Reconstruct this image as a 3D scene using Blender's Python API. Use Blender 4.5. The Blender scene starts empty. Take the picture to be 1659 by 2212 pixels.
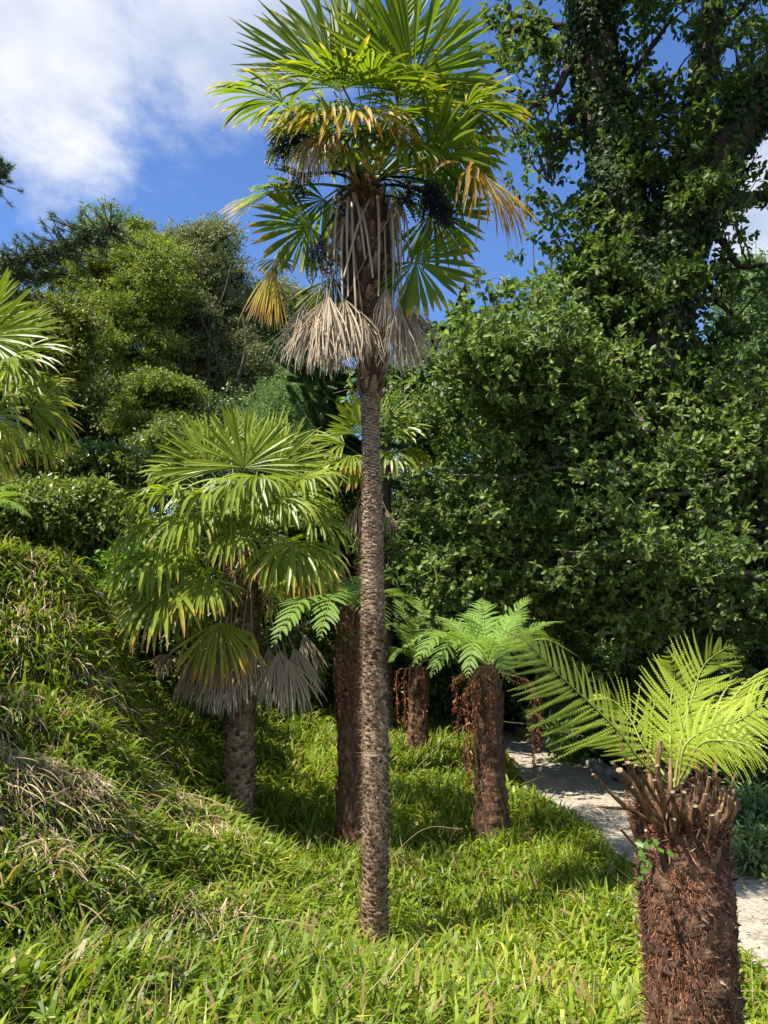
import bpy, math
import numpy as np
from math import radians, sin, cos, pi
from mathutils import Vector

# ------------------------------------------------------------------ camera, sky, sun, exposure
scn = bpy.context.scene
PITCH = radians(8.0); FPX = 1662.0; CAMZ = 2.15
cam_d = bpy.data.cameras.new("camera"); cam = bpy.data.objects.new("camera", cam_d)
scn.collection.objects.link(cam); scn.camera = cam
cam.location = (0, 0, CAMZ); cam.rotation_euler = (pi/2 + PITCH, 0, 0)
cam_d.sensor_fit = 'VERTICAL'; cam_d.sensor_height = 24; cam_d.lens = 24*FPX/2212.0
cam_d.clip_start = 0.05; cam_d.clip_end = 3000
SUN_EL = radians(60); SUN_TO = np.array([-0.84, -0.50])      # horizontal direction towards the sun
SUN_TO = SUN_TO/np.linalg.norm(SUN_TO)
sun_dir = np.array([SUN_TO[0]*cos(SUN_EL), SUN_TO[1]*cos(SUN_EL), sin(SUN_EL)])
sd = bpy.data.lights.new("sun", 'SUN'); sd.energy = 5.0; sd.angle = radians(0.53); sd.color = (1.0, 0.955, 0.87)
so = bpy.data.objects.new("sun", sd); scn.collection.objects.link(so)
so.rotation_euler = Vector(sun_dir).to_track_quat('Z', 'Y').to_euler()
scn.view_settings.view_transform = 'Standard'; scn.view_settings.look = 'None'
scn.view_settings.gamma = 1.0; scn.view_settings.exposure = 1.05
scn.render.engine = 'CYCLES'
scn.cycles.max_bounces = 6; scn.cycles.diffuse_bounces = 3; scn.cycles.glossy_bounces = 2
scn.cycles.transmission_bounces = 4; scn.cycles.transparent_max_bounces = 4
scn.render.resolution_x = 768; scn.render.resolution_y = 1024

def P(px, py, Y):
    """world point seen at (px, py) of a 1659 x 2212 frame, at forward distance Y"""
    u = (px-829.5)/FPX; v = (1106-py)/FPX
    d = np.array([u, cos(PITCH)-v*sin(PITCH), sin(PITCH)+v*cos(PITCH)])
    return d*(Y/d[1]) + np.array([0, 0, CAMZ])
def PZ(px, py, z=0.0):
    d = P(px, py, 1.0)-np.array([0, 0, CAMZ]); t = (z-CAMZ)/d[2]
    return d*t + np.array([0, 0, CAMZ])
def norm(a):
    a = np.asarray(a, float); return a/np.maximum(np.linalg.norm(a, axis=-1, keepdims=True), 1e-9)

# ---- world
w = bpy.data.worlds.new("World"); scn.world = w; w.use_nodes = True
nt = w.node_tree; nt.nodes.clear()
def nd(t, **k):
    n = nt.nodes.new(t)
    for a, b in k.items(): setattr(n, a, b)
    return n
wo = nd('ShaderNodeOutputWorld'); bg = nd('ShaderNodeBackground'); bg.inputs['Strength'].default_value = 0.12
sky = nd('ShaderNodeTexSky', sky_type='NISHITA', sun_disc=False, sun_elevation=SUN_EL,
         sun_rotation=math.atan2(SUN_TO[0], SUN_TO[1]), air_density=1.0, dust_density=0.35, ozone_density=1.6)
tint = nd('ShaderNodeMix', data_type='RGBA', blend_type='MULTIPLY'); tint.inputs[0].default_value = 1.0
tint.inputs[7].default_value = (0.48, 0.63, 0.88, 1)
nt.links.new(sky.outputs[0], tint.inputs[6])
tc = nd('ShaderNodeTexCoord')
sep = nd('ShaderNodeSeparateXYZ'); nt.links.new(tc.outputs['Generated'], sep.inputs[0])
def mth(op, a, b=None, c=None):
    n = nd('ShaderNodeMath', operation=op)
    for i, x in enumerate((a, b, c)):
        if x is None: continue
        if isinstance(x, (int, float)): n.inputs[i].default_value = x
        else: nt.links.new(x, n.inputs[i])
    return n.outputs[0]
zz = mth('ADD', mth('MAXIMUM', sep.outputs[2], 0.0), 0.22)
cx = mth('DIVIDE', sep.outputs[0], zz); cy = mth('DIVIDE', sep.outputs[1], zz)
cmb = nd('ShaderNodeCombineXYZ'); nt.links.new(cx, cmb.inputs[0]); nt.links.new(cy, cmb.inputs[1])
n1 = nd('ShaderNodeTexNoise'); n1.inputs['Scale'].default_value = 2.1; n1.inputs['Detail'].default_value = 12
n1.inputs['Roughness'].default_value = 0.62; n1.inputs['Distortion'].default_value = 0.25
nt.links.new(cmb.outputs[0], n1.inputs['Vector'])
n2 = nd('ShaderNodeTexNoise'); n2.inputs['Scale'].default_value = 3.4; n2.inputs['Detail'].default_value = 6
nt.links.new(cmb.outputs[0], n2.inputs['Vector'])
def lobe(px, py, width, gain):          # a cloud bank round the direction of (px, py)
    c = norm(P(px, py, 1.0)-np.array([0, 0, CAMZ]))
    dp = nd('ShaderNodeVectorMath', operation='DISTANCE'); nt.links.new(tc.outputs['Generated'], dp.inputs[0])
    dp.inputs[1].default_value = c
    mr = nd('ShaderNodeMapRange', interpolation_type='SMOOTHSTEP'); nt.links.new(dp.outputs['Value'], mr.inputs[0])
    mr.inputs[1].default_value = width; mr.inputs[2].default_value = 0.0
    mr.inputs[3].default_value = 0.0; mr.inputs[4].default_value = gain
    return mr.outputs[0]
lob = mth('MAXIMUM', mth('MAXIMUM', lobe(60, 20, 0.31, 0.54), lobe(400, -40, 0.36, 0.48)), lobe(1690, 440, 0.16, 0.55))
lob = mth('MAXIMUM', lob, lobe(520, 350, 0.20, 0.16))
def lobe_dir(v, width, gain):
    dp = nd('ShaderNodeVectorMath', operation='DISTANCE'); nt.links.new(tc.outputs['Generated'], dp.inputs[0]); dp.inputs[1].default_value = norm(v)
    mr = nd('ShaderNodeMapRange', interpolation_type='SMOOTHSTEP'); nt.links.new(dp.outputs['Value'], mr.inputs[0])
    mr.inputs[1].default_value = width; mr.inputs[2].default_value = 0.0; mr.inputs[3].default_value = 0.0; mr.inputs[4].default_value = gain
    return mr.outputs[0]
lob = mth('MAXIMUM', lob, mth('MAXIMUM', lobe_dir((.5, -1, .5), 1.1, .6), lobe_dir((-.9, -.6, .9), .9, .6)))      # unseen bright cloud added behind the viewer as fill light
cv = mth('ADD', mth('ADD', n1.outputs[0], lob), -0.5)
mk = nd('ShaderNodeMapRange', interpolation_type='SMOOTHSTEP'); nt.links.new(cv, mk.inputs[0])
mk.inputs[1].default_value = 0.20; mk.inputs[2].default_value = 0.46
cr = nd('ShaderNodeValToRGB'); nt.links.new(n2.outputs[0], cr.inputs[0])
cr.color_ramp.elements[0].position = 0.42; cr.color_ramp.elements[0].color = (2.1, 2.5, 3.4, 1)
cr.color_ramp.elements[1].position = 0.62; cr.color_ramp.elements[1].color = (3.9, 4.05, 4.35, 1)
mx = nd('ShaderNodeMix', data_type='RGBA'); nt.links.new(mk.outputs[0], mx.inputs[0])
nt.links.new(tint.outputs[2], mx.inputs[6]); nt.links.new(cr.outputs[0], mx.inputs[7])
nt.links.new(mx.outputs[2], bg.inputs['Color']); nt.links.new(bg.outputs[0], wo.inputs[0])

# ------------------------------------------------------------------ materials
def new_mat(name):
    m = bpy.data.materials.new(name); m.use_nodes = True
    t = m.node_tree; t.nodes.clear(); return m, t
def ramp(t, fac, stops):
    r = t.nodes.new('ShaderNodeValToRGB'); t.links.new(fac, r.inputs[0])
    e = r.color_ramp.elements
    while len(e) < len(stops): e.new(0.5)
    for i, (p, c) in enumerate(stops): e[i].position = p; e[i].color = (*c, 1)
    return r.outputs[0]
def attr(t, name):
    a = t.nodes.new('ShaderNodeAttribute'); a.attribute_name = name; return a.outputs['Fac']
def leaf_mat(name, green, old=None, trans=0.35, rough=0.42, spec=0.45, tcol=(1.25, 1.3, 0.55), noise=0.0, nscale=8):
    m, t = new_mat(name); L = t.links
    c = ramp(t, attr(t, 'r'), green)
    if old:
        tt = attr(t, 't')
        if noise:
            nz = t.nodes.new('ShaderNodeTexNoise'); nz.inputs['Scale'].default_value = nscale; nz.inputs['Detail'].default_value = 5
            geo = t.nodes.new('ShaderNodeNewGeometry'); L.new(geo.outputs['Position'], nz.inputs['Vector'])
            ma = t.nodes.new('ShaderNodeMath'); ma.operation = 'MULTIPLY_ADD'; L.new(nz.outputs[0], ma.inputs[0])
            ma.inputs[1].default_value = noise
            mb = t.nodes.new('ShaderNodeMath'); mb.operation = 'ADD'; mb.inputs[1].default_value = -noise*0.5
            L.new(tt, mb.inputs[0]); L.new(mb.outputs[0], ma.inputs[2]); tt = ma.outputs[0]
        oc = ramp(t, tt, [(p, col) for p, col, a in old])
        am = ramp(t, tt, [(p, (a, a, a)) for p, col, a in old])
        mixn = t.nodes.new('ShaderNodeMix'); mixn.data_type = 'RGBA'
        L.new(am, mixn.inputs[0]); L.new(c, mixn.inputs[6]); L.new(oc, mixn.inputs[7]); c = mixn.outputs[2]
    p = t.nodes.new('ShaderNodeBsdfPrincipled'); L.new(c, p.inputs['Base Color'])
    p.inputs['Roughness'].default_value = rough; p.inputs['Specular IOR Level'].default_value = spec
    tr = t.nodes.new('ShaderNodeBsdfTranslucent')
    mc = t.nodes.new('ShaderNodeMix'); mc.data_type = 'RGBA'; mc.blend_type = 'MULTIPLY'; mc.inputs[0].default_value = 1
    L.new(c, mc.inputs[6]); mc.inputs[7].default_value = (*tcol, 1); L.new(mc.outputs[2], tr.inputs[0])
    ms = t.nodes.new('ShaderNodeMixShader'); ms.inputs[0].default_value = trans
    L.new(p.outputs[0], ms.inputs[1]); L.new(tr.outputs[0], ms.inputs[2])
    o = t.nodes.new('ShaderNodeOutputMaterial'); L.new(ms.outputs[0], o.inputs[0]); return m
def bark_mat(name, stops, scale=12, stretch=(1, 1, 1), bump=0.5, rough=0.9, dist=0.02, detail=8):
    m, t = new_mat(name); L = t.links
    geo = t.nodes.new('ShaderNodeNewGeometry'); mp = t.nodes.new('ShaderNodeMapping')
    L.new(geo.outputs['Position'], mp.inputs[0]); mp.inputs['Scale'].default_value = stretch
    nz = t.nodes.new('ShaderNodeTexNoise'); nz.inputs['Scale'].default_value = scale
    nz.inputs['Detail'].default_value = detail; nz.inputs['Roughness'].default_value = 0.65
    L.new(mp.outputs[0], nz.inputs['Vector'])
    n2_ = t.nodes.new('ShaderNodeTexNoise'); n2_.inputs['Scale'].default_value = scale*.16; n2_.inputs['Detail'].default_value = 3
    L.new(mp.outputs[0], n2_.inputs['Vector'])
    mm_ = t.nodes.new('ShaderNodeMath'); mm_.operation = 'MULTIPLY_ADD'; L.new(n2_.outputs[0], mm_.inputs[0]); mm_.inputs[1].default_value = .45
    ma_ = t.nodes.new('ShaderNodeMath'); ma_.operation = 'ADD'; L.new(nz.outputs[0], ma_.inputs[0]); ma_.inputs[1].default_value = -.225; L.new(ma_.outputs[0], mm_.inputs[2])
    c = ramp(t, mm_.outputs[0], stops)
    p = t.nodes.new('ShaderNodeBsdfPrincipled'); L.new(c, p.inputs['Base Color']); p.inputs['Roughness'].default_value = rough
    p.inputs['Specular IOR Level'].default_value = 0.2
    b = t.nodes.new('ShaderNodeBump'); b.inputs['Strength'].default_value = bump; b.inputs['Distance'].default_value = dist
    L.new(nz.outputs[0], b.inputs['Height']); L.new(b.outputs[0], p.inputs['Normal'])
    o = t.nodes.new('ShaderNodeOutputMaterial'); L.new(p.outputs[0], o.inputs[0]); return m

OLD = [(0.0, (.2, .2, .02), 0.0), (0.22, (.28, .26, .02), 0.25), (0.42, (.52, .39, .06), 0.95), (0.60, (.42, .21, .05), 1.0),
       (0.78, (.40, .30, .18), 1.0), (1.0, (.52, .44, .32), 1.0)]
M = {}
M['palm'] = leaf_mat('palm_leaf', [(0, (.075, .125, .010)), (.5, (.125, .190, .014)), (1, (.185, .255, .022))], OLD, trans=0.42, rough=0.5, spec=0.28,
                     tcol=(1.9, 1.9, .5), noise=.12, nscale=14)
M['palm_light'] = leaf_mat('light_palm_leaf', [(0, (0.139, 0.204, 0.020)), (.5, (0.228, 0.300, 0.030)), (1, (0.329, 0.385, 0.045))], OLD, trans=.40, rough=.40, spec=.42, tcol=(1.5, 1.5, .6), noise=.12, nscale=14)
M['palm_dead'] = leaf_mat('dead_palm_leaf', [(0, (0.175, 0.115, 0.062)), (.5, (0.301, 0.209, 0.123)), (1, (0.427, 0.314, 0.193))], OLD, trans=.15, rough=.6, spec=.3, tcol=(1.1, 1, .9), noise=.2, nscale=10)
M['petiole'] = leaf_mat('palm_stalk', [(0, (.10, .17, .03)), (1, (.16, .22, .04))], OLD, trans=.05, rough=.35)
M['fern'] = leaf_mat('fern_leaf', [(0, (.19, .32, .055)), (1, (.27, .42, .08))], OLD, trans=.42, rough=.5, spec=.35, tcol=(1.35, 1.3, .6))
M['fern_lime'] = leaf_mat('lime_fern_leaf', [(0, (0.322, 0.422, 0.041)), (1, (0.483, 0.567, 0.068))], OLD, trans=.42, rough=.5, spec=.35, tcol=(1.3, 1.2, .6))
M['fern_stalk'] = bark_mat('fern_stalk', [(0.3, (.20, .23, .05)), (.7, (.36, .38, .10))], scale=20, bump=.1)
M['cut_stalk'] = bark_mat('cut_fern_stalk', [(0.30, (.035, .017, .009)), (.48, (.17, .085, .04)), (.6, (.30, .18, .09)), (.74, (.50, .37, .22))], scale=34, stretch=(1.6, 1.6, .35), bump=.8, rough=.7, dist=.006)
M['cut_end'] = bark_mat('cut_end_pith', [(0.3, (.12, .08, .045)), (.7, (.38, .29, .18))], scale=80, bump=.4)
M['fibre'] = leaf_mat('trunk_fibre', [(0, (.045, .022, .012)), (.6, (.15, .080, .042)), (1, (.30, .18, .10))], trans=.1, rough=.8, spec=.15, tcol=(1, 1, 1))
M['fibre_red'] = leaf_mat('red_root_fibre', [(0, (0.070, 0.025, 0.013)), (.55, (0.262, 0.102, 0.052)), (1, (0.602, 0.281, 0.150))], trans=.1, rough=.8, spec=.15, tcol=(1, 1, 1))
M['fibre_grey'] = leaf_mat('grey_trunk_hair', [(0, (0.189, 0.121, 0.074)), (.6, (0.399, 0.279, 0.184)), (1, (0.588, 0.446, 0.312))], trans=.1, rough=.8, spec=.15, tcol=(1, 1, 1))
M['leafbase'] = leaf_mat('old_leaf_base', [(0, (0.076, 0.038, 0.021)), (.5, (0.194, 0.119, 0.072)), (1, (0.454, 0.332, 0.238))], trans=.0, rough=.7, spec=.2)
M['palm_bark'] = bark_mat('palm_bark', [(.3, (.075, .040, .022)), (.5, (.27, .175, .10)), (.72, (.54, .42, .27))], scale=16, stretch=(1, 1, 3), bump=.9, dist=.03)
M['fern_bark'] = bark_mat('fern_bark', [(.3, (.03, .016, .010)), (.52, (.13, .07, .042)), (.75, (.30, .18, .11))], scale=26, stretch=(1, 1, .6), bump=1.0, dist=.03)
M['bark'] = bark_mat('oak_bark', [(.3, (.025, .018, .013)), (.55, (.085, .062, .045)), (.75, (.19, .15, .11))], scale=9, stretch=(2.5, 2.5, .6), bump=.9, dist=.05)
M['pale_bark'] = bark_mat('pale_branch_bark', [(.3, (.08, .06, .045)), (.55, (.19, .155, .115)), (.75, (.30, .25, .20))], scale=10, bump=.4)
M['oak'] = leaf_mat('oak_leaf', [(0, (0.046, 0.084, 0.022)), (.5, (0.098, 0.152, 0.038)), (1, (0.195, 0.252, 0.068))], trans=.40, rough=0.5, spec=0.3, tcol=(1.45, 1.5, .65))
M['oak2'] = leaf_mat('bright_oak_leaf', [(0, (0.068, 0.117, 0.030)), (.5, (0.150, 0.227, 0.061)), (1, (0.298, 0.376, 0.115))], trans=.38, rough=0.48, spec=0.32, tcol=(1.45, 1.5, .7))
M['ivy'] = leaf_mat('ivy_leaf', [(0, (0.022, 0.046, 0.011)), (.6, (0.041, 0.080, 0.016)), (1, (0.082, 0.137, 0.022))], trans=0.3, rough=0.5, spec=0.25, tcol=(1.4, 1.5, .65))
M['beech'] = leaf_mat('beech_leaf', [(0, (0.091, 0.145, 0.024)), (.5, (0.178, 0.235, 0.036)), (1, (0.311, 0.340, 0.060))], trans=.30, rough=.5, spec=.35, tcol=(1.5, 1.5, .5))
M['holm'] = leaf_mat('grey_green_leaf', [(0, (0.127, 0.158, 0.061)), (.5, (0.218, 0.242, 0.094)), (1, (0.333, 0.347, 0.143))], trans=.22, rough=.5, spec=.35, tcol=(1.4, 1.4, .6))
M['pale_tree'] = leaf_mat('pale_leaf', [(0, (0.091, 0.156, 0.048)), (.5, (0.143, 0.237, 0.072)), (1, (0.234, 0.338, 0.108))], trans=.3, rough=.45, spec=.4, tcol=(1.4, 1.4, .6))
M['yellow_tree'] = leaf_mat('yellow_green_leaf', [(0, (.10, .13, .018)), (.5, (.16, .19, .022)), (1, (.25, .26, .03))], trans=.3, rough=.45, spec=.4)
M['pine'] = leaf_mat('pine_needle', [(0, (.07, .12, .05)), (.6, (.12, .19, .075)), (1, (.19, .27, .11))], trans=.1, rough=.45, spec=.4)
M['puzzle'] = leaf_mat('araucaria_leaf', [(0, (.05, .10, .03)), (.6, (.09, .17, .045)), (1, (.15, .24, .06))], trans=.05, rough=.4, spec=.45)
M['bush'] = leaf_mat('shrub_leaf', [(0, (0.082, 0.131, 0.029)), (.5, (0.163, 0.220, 0.046)), (1, (0.326, 0.347, 0.074))], trans=.28, rough=.42, spec=.45)
M['bush_bright'] = leaf_mat('bright_shrub_leaf', [(0, (.07, .16, .02)), (.5, (.12, .25, .03)), (1, (.2, .35, .05))], trans=.4, rough=.42, spec=.4)
M['rhodo'] = leaf_mat('glossy_shrub_leaf', [(0, (0.071, 0.133, 0.030)), (.5, (0.122, 0.203, 0.054)), (1, (0.201, 0.277, 0.096))], trans=.25, rough=.3, spec=.6)
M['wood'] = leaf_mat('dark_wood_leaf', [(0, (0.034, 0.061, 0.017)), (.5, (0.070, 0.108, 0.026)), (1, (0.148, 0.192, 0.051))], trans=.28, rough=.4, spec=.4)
M['grass'] = leaf_mat('woodrush_leaf', [(0, (0.077, 0.136, 0.011)), (.35, (0.149, 0.234, 0.016)), (.7, (0.267, 0.347, 0.025)), (.9, (0.416, 0.446, 0.046)), (1, (0.535, 0.467, 0.081))],
                      [(0, (.2, .2, .02), 0), (.5, (.35, .30, .04), .1), (.8, (.36, .25, .08), .7), (1, (.30, .19, .09), .95)],
                      trans=.38, rough=.45, spec=.35, tcol=(1.5, 1.45, .5))
M['dry'] = leaf_mat('dry_stalk', [(0, (.15, .095, .05)), (.5, (.33, .24, .12)), (1, (.50, .40, .24))], trans=.1, rough=.6, spec=.2, tcol=(1, 1, 1))
M['berry'] = bark_mat('berry', [(.3, (.006, .006, .014)), (.7, (.02, .02, .045))], scale=30, bump=.1, rough=.45)
M['rock'] = bark_mat('stone', [(.3, (.14, .125, .10)), (.55, (.30, .275, .23)), (.75, (.45, .42, .36))], scale=9, bump=.6)

# ------------------------------------------------------------------ mesh collecting
class G:
    def __init__(s): s.v = []; s.l = []; s.n = []; s.r = []; s.t = []; s.mi = []; s.c = 0
    def add(s, v, f, r=0.5, t=0.0, mi=0):
        v = np.asarray(v, float).reshape(-1, 3); f = np.asarray(f, np.int64)
        n = len(v)
        s.v.append(v); s.l.append((f+s.c).ravel()); s.n.append(np.full(len(f), f.shape[1], np.int64)); s.mi.append(np.full(len(f), mi, np.int64))
        s.r.append(np.broadcast_to(np.asarray(r, float), (n,)).copy()); s.t.append(np.broadcast_to(np.asarray(t, float), (n,)).copy())
        s.c += n; return s
    def inst(s, tv, tf, Mx, T, r, t=0.0):
        """N copies of a template: Mx rows are the images of the x, y, z axes"""
        N = len(T); k = len(tv)
        v = np.einsum('kj,njc->nkc', tv, Mx)+T[:, None, :]
        r = np.repeat(np.broadcast_to(np.asarray(r, float), (N,)), k)
        t = np.asarray(t, float)
        t = np.repeat(np.broadcast_to(t, (N,)), k) if t.ndim < 2 else t.ravel()
        for f in (tf if isinstance(tf, list) else [tf]):
            f = np.asarray(f)
            ff = (f[None]+(np.arange(N)*k)[:, None, None]).reshape(-1, f.shape[1])
            s.l.append((ff+s.c).ravel()); s.n.append(np.full(len(ff), f.shape[1], np.int64)); s.mi.append(np.zeros(len(ff), np.int64))
        s.v.append(v.reshape(-1, 3)); s.r.append(r); s.t.append(t); s.c += N*k; return s
    def build(s, name, mat, parent=None, smooth=True, origin=None):
        me = bpy.data.meshes.new(name)
        v = np.concatenate(s.v); l = np.concatenate(s.l); n = np.concatenate(s.n)
        root = parent
        while root is not None and root.parent is not None: root = root.parent
        off = np.array(root.location) if root is not None else (np.zeros(3) if origin is None else np.asarray(origin, float))
        v = v-off
        me.vertices.add(len(v)); me.vertices.foreach_set('co', v.astype(np.float32).ravel())
        me.loops.add(len(l)); me.loops.foreach_set('vertex_index', l.astype(np.int32))
        me.polygons.add(len(n)); st = np.concatenate([[0], np.cumsum(n)[:-1]])
        me.polygons.foreach_set('loop_start', st.astype(np.int32))
        me.polygons.foreach_set('loop_total', n.astype(np.int32))
        me.polygons.foreach_set('use_smooth', np.full(len(n), smooth))
        mats = mat if isinstance(mat, list) else [mat]
        for m in mats: me.materials.append(m)
        if len(mats) > 1: me.polygons.foreach_set('material_index', np.concatenate(s.mi).astype(np.int32))
        for nm, arr in (('r', s.r), ('t', s.t)):
            a = me.attributes.new(nm, 'FLOAT', 'POINT'); a.data.foreach_set('value', np.concatenate(arr).astype(np.float32))
        me.update(calc_edges=True); me.validate()
        o = bpy.data.objects.new(name, me); scn.collection.objects.link(o)
        if parent is not None: o.parent = parent
        elif origin is not None: o.location = off
        return o
def tag(o, label=None, cat=None, group=None, kind=None):
    if label: o['label'] = label
    if cat: o['category'] = cat
    if group: o['group'] = group
    if kind: o['kind'] = kind
    return o
def thing(name, loc, label, cat, group=None):
    o = bpy.data.objects.new(name, None); o.empty_display_size = .2; scn.collection.objects.link(o)
    o.location = tuple(float(x) for x in loc); return tag(o, label, cat, group)

def resample(pts, n):
    """smooth Catmull-Rom curve through pts, n points"""
    p = np.asarray(pts, float)
    if len(p) == 2: return p[0]+(p[1]-p[0])*np.linspace(0, 1, n)[:, None]
    q = np.vstack([2*p[0]-p[1], p, 2*p[-1]-p[-2]])
    t = np.linspace(0, len(p)-1-1e-6, n*4); i = t.astype(int); f = (t-i)[:, None]
    a, b, c, d = q[i], q[i+1], q[i+2], q[i+3]
    o = .5*((2*b)+(-a+c)*f+(2*a-5*b+4*c-d)*f**2+(-a+3*b-3*c+d)*f**3)
    s = np.concatenate([[0], np.cumsum(np.linalg.norm(np.diff(o, axis=0), axis=1))])
    u = np.linspace(0, s[-1], n)
    return np.stack([np.interp(u, s, o[:, k]) for k in range(3)], 1)
def frames(pts):
    T = norm(np.gradient(pts, axis=0)); up = np.array([0, 0, 1.]) if abs(T[0][2]) < .9 else np.array([1., 0, 0])
    A = []; a = norm(np.cross(T[0], up))
    for t in T:
        a = norm(a-t*np.dot(a, t)); A.append(a)
    A = np.array(A); return T, A, np.cross(T, A)
def tube(g, pts, rad, sides=8, r=.5, t=0.0, cap=True, flat=1.0, n=None, jitter=0, rng=None, mi=0, capmi=None):
    if n: pts = resample(pts, n)
    pts = np.asarray(pts, float); k = len(pts)
    rad = np.interp(np.linspace(0, 1, k), np.linspace(0, 1, len(np.atleast_1d(rad))), np.atleast_1d(rad)) if np.ndim(rad) else np.full(k, rad)
    T, A, B = frames(pts); th = np.linspace(0, 2*pi, sides, endpoint=False)
    R = rad[:, None]*np.ones(sides)
    if jitter:
        N_ = rng.standard_normal((k, sides)); kw = max(1, k//24); ker = np.hanning(2*kw+3); ker /= np.sqrt((ker**2).sum())
        S_ = np.apply_along_axis(lambda q: np.convolve(q, ker, 'same'), 0, N_); S_ = (S_+np.roll(S_, 1, 1))/1.4
        R = R*(1+jitter*.8*S_+jitter*.35*N_)
    v = pts[:, None]+R[..., None]*(np.cos(th)[None, :, None]*A[:, None]+flat*np.sin(th)[None, :, None]*B[:, None])
    i = np.arange(k-1)[:, None]*sides; j = np.arange(sides)[None]; j2 = (j+1) % sides
    f = np.stack([i+j, i+j2, i+sides+j2, i+sides+j], -1).reshape(-1, 4)
    rr = np.full(k*sides, r) if np.ndim(r) == 0 else np.repeat(r, sides)
    tt = np.full(k*sides, t) if np.ndim(t) == 0 else np.repeat(t, sides)
    g.add(v.reshape(-1, 3), f, rr, tt, mi)
    if cap and sides > 3:
        g.add(v[-1], np.arange(sides)[None], r if np.ndim(r) == 0 else r[-1], t if np.ndim(t) == 0 else t[-1], mi if capmi is None else capmi)
        g.add(v[0][::-1], np.arange(sides)[None], r if np.ndim(r) == 0 else r[0], t if np.ndim(t) == 0 else t[0], mi)
    return g
def rand_unit(rng, n):
    return norm(rng.standard_normal((n, 3)))
def basis(d, up):
    """rows x = d, z close to up"""
    d = norm(d); y = norm(np.cross(up, d)); z = np.cross(d, y); return np.stack([d, y, z], 1)
# leaf templates: x along the leaf
LEAF = (np.array([[0, 0, 0], [.42, .26, .07], [1, 0, -.04], [.42, -.26, .07]]), np.array([[0, 2, 1], [0, 3, 2]]))
LONG = (np.array([[0, 0, 0], [.45, .14, .04], [1, 0, -.08], [.45, -.14, .04]]), np.array([[0, 2, 1], [0, 3, 2]]))
_h = [(0, 0), (.18, .04), (.32, .17), (.42, .07), (.60, .25), (.70, .09), (.86, .17), (1, 0)]
OAKL = (np.array([[x, y, abs(y)*.25] for x, y in _h]+[[x, -y, abs(y)*.25] for x, y in _h[1:-1]]),
        [np.array([[0, 2, 1], [2, 4, 3], [4, 6, 5], [0, 7, 2], [2, 7, 4], [4, 7, 6]])[:, ::-1],
         np.array([[0, 9, 8], [9, 11, 10], [11, 13, 12], [0, 7, 9], [9, 7, 11], [11, 7, 13]])])
_iv = [(0, 0), (-.05, .3), (.35, .22), (.45, .42), (.62, .2), (1, 0), (.62, -.2), (.45, -.42), (.35, -.22), (-.05, -.3)]
IVYL = (np.array([[x, y, abs(y)*.15] for x, y in _iv]), [np.array([[0, 2, 1], [2, 4, 3], [0, 4, 2], [0, 5, 4], [0, 6, 5], [0, 8, 6], [8, 7, 6], [0, 9, 8]])])

# ------------------------------------------------------------------ terrain
CP = [(-100, 1350, 5.5), (100, 1240, 6.4), (0, 2212, 2.9), (400, 2212, 3.1), (800, 2212, 3.5), (1200, 2212, 3.9), (1659, 2212, 4.3),
      (805, 2030, 5.5), (400, 1950, 4.6), (0, 1900, 3.7), (0, 1640, 4.5), (0, 1410, 5.3), (0, 1210, 6.2), (180, 1290, 6.7),
      (205, 1510, 6.6), (290, 1680, 5.8), (395, 1745, 6.3), (200, 1820, 4.8), (600, 1880, 6.0), (512, 1745, 7.4),
      (755, 1805, 7.6), (1062, 1785, 7.8), (903, 1600, 11), (650, 1590, 10.5), (700, 1535, 13), (1085, 1580, 12.5), (1200, 1900, 6.6), (1000, 1950, 6.2)]
cp = [P(*c)-np.array([0, 0, .13+.012*c[2]]) for c in CP]
NEAR = [(1100, 1588), (1128, 1615), (1165, 1680), (1290, 1750), (1355, 1815), (1480, 1930), (1580, 2010), (1659, 2070)]
FAR = [(1112, 1586), (1200, 1628), (1320, 1682)]
near_pts = [PZ(a[0]-8, a[1]+38) for a in NEAR]; far_pts = [PZ(*a) for a in FAR]
near_w = [np.array([1.7, 19., 0])] + near_pts[1:] + [np.array([2.35, 4.0, 0]), np.array([2.2, 2.5, 0]), np.array([2.2, -3, 0])]
far_w = [np.array([2.7, 19., 0])] + far_pts + [np.array([3.45, 9.3, 0]), np.array([3.72, 8.0, 0]), np.array([3.8, 6.6, 0]), np.array([3.7, 5.0, 0]), np.array([3.6, 2.5, 0]), np.array([3.6, -3, 0])]
cp += [np.array([p[0]-.05, p[1], -.02]) for p in near_pts]
cp += [np.array([p[0]+.1, p[1], .0]) for p in far_w]+[np.array([p[0]+.1, p[1], .0]) for p in near_w[-3:]]
cp += [np.array(a, float) for a in [(-3.4, 9, 1.6), (-7, 9, 3.2), (-6, 5, 3.0), (-5, 1, 2.2), (-2.5, 0, 1.3), (0, 0, .55), (0, -4, .7), (-5, -6, 2.2),
       (-6, 16, 3.2), (-2, 14, 1.2), (-12, 14, 5), (6, 8, -.1), (8, 14, -.2), (8, 3, -.1), (5, 20, 0), (0, 22, 1.0), (-10, 24, 4.5), (10, 26, 0), (12, -5, 0), (4, -8, 0), (-16, 2, 5)]]
cp = np.array(cp)
def _k(d2): return np.where(d2 > 0, .5*d2*np.log(np.maximum(d2, 1e-12)), 0)
NCP = len(cp); X_ = cp[:, :2]
K_ = _k(((X_[:, None]-X_[None])**2).sum(-1))+np.eye(NCP)*.25
Pm = np.hstack([np.ones((NCP, 1)), X_])
sol = np.linalg.solve(np.block([[K_, Pm], [Pm.T, np.zeros((3, 3))]]), np.concatenate([cp[:, 2], np.zeros(3)]))
far_poly = np.array([p[:2] for p in far_w]); near_poly = np.array([p[:2] for p in near_w])
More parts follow.
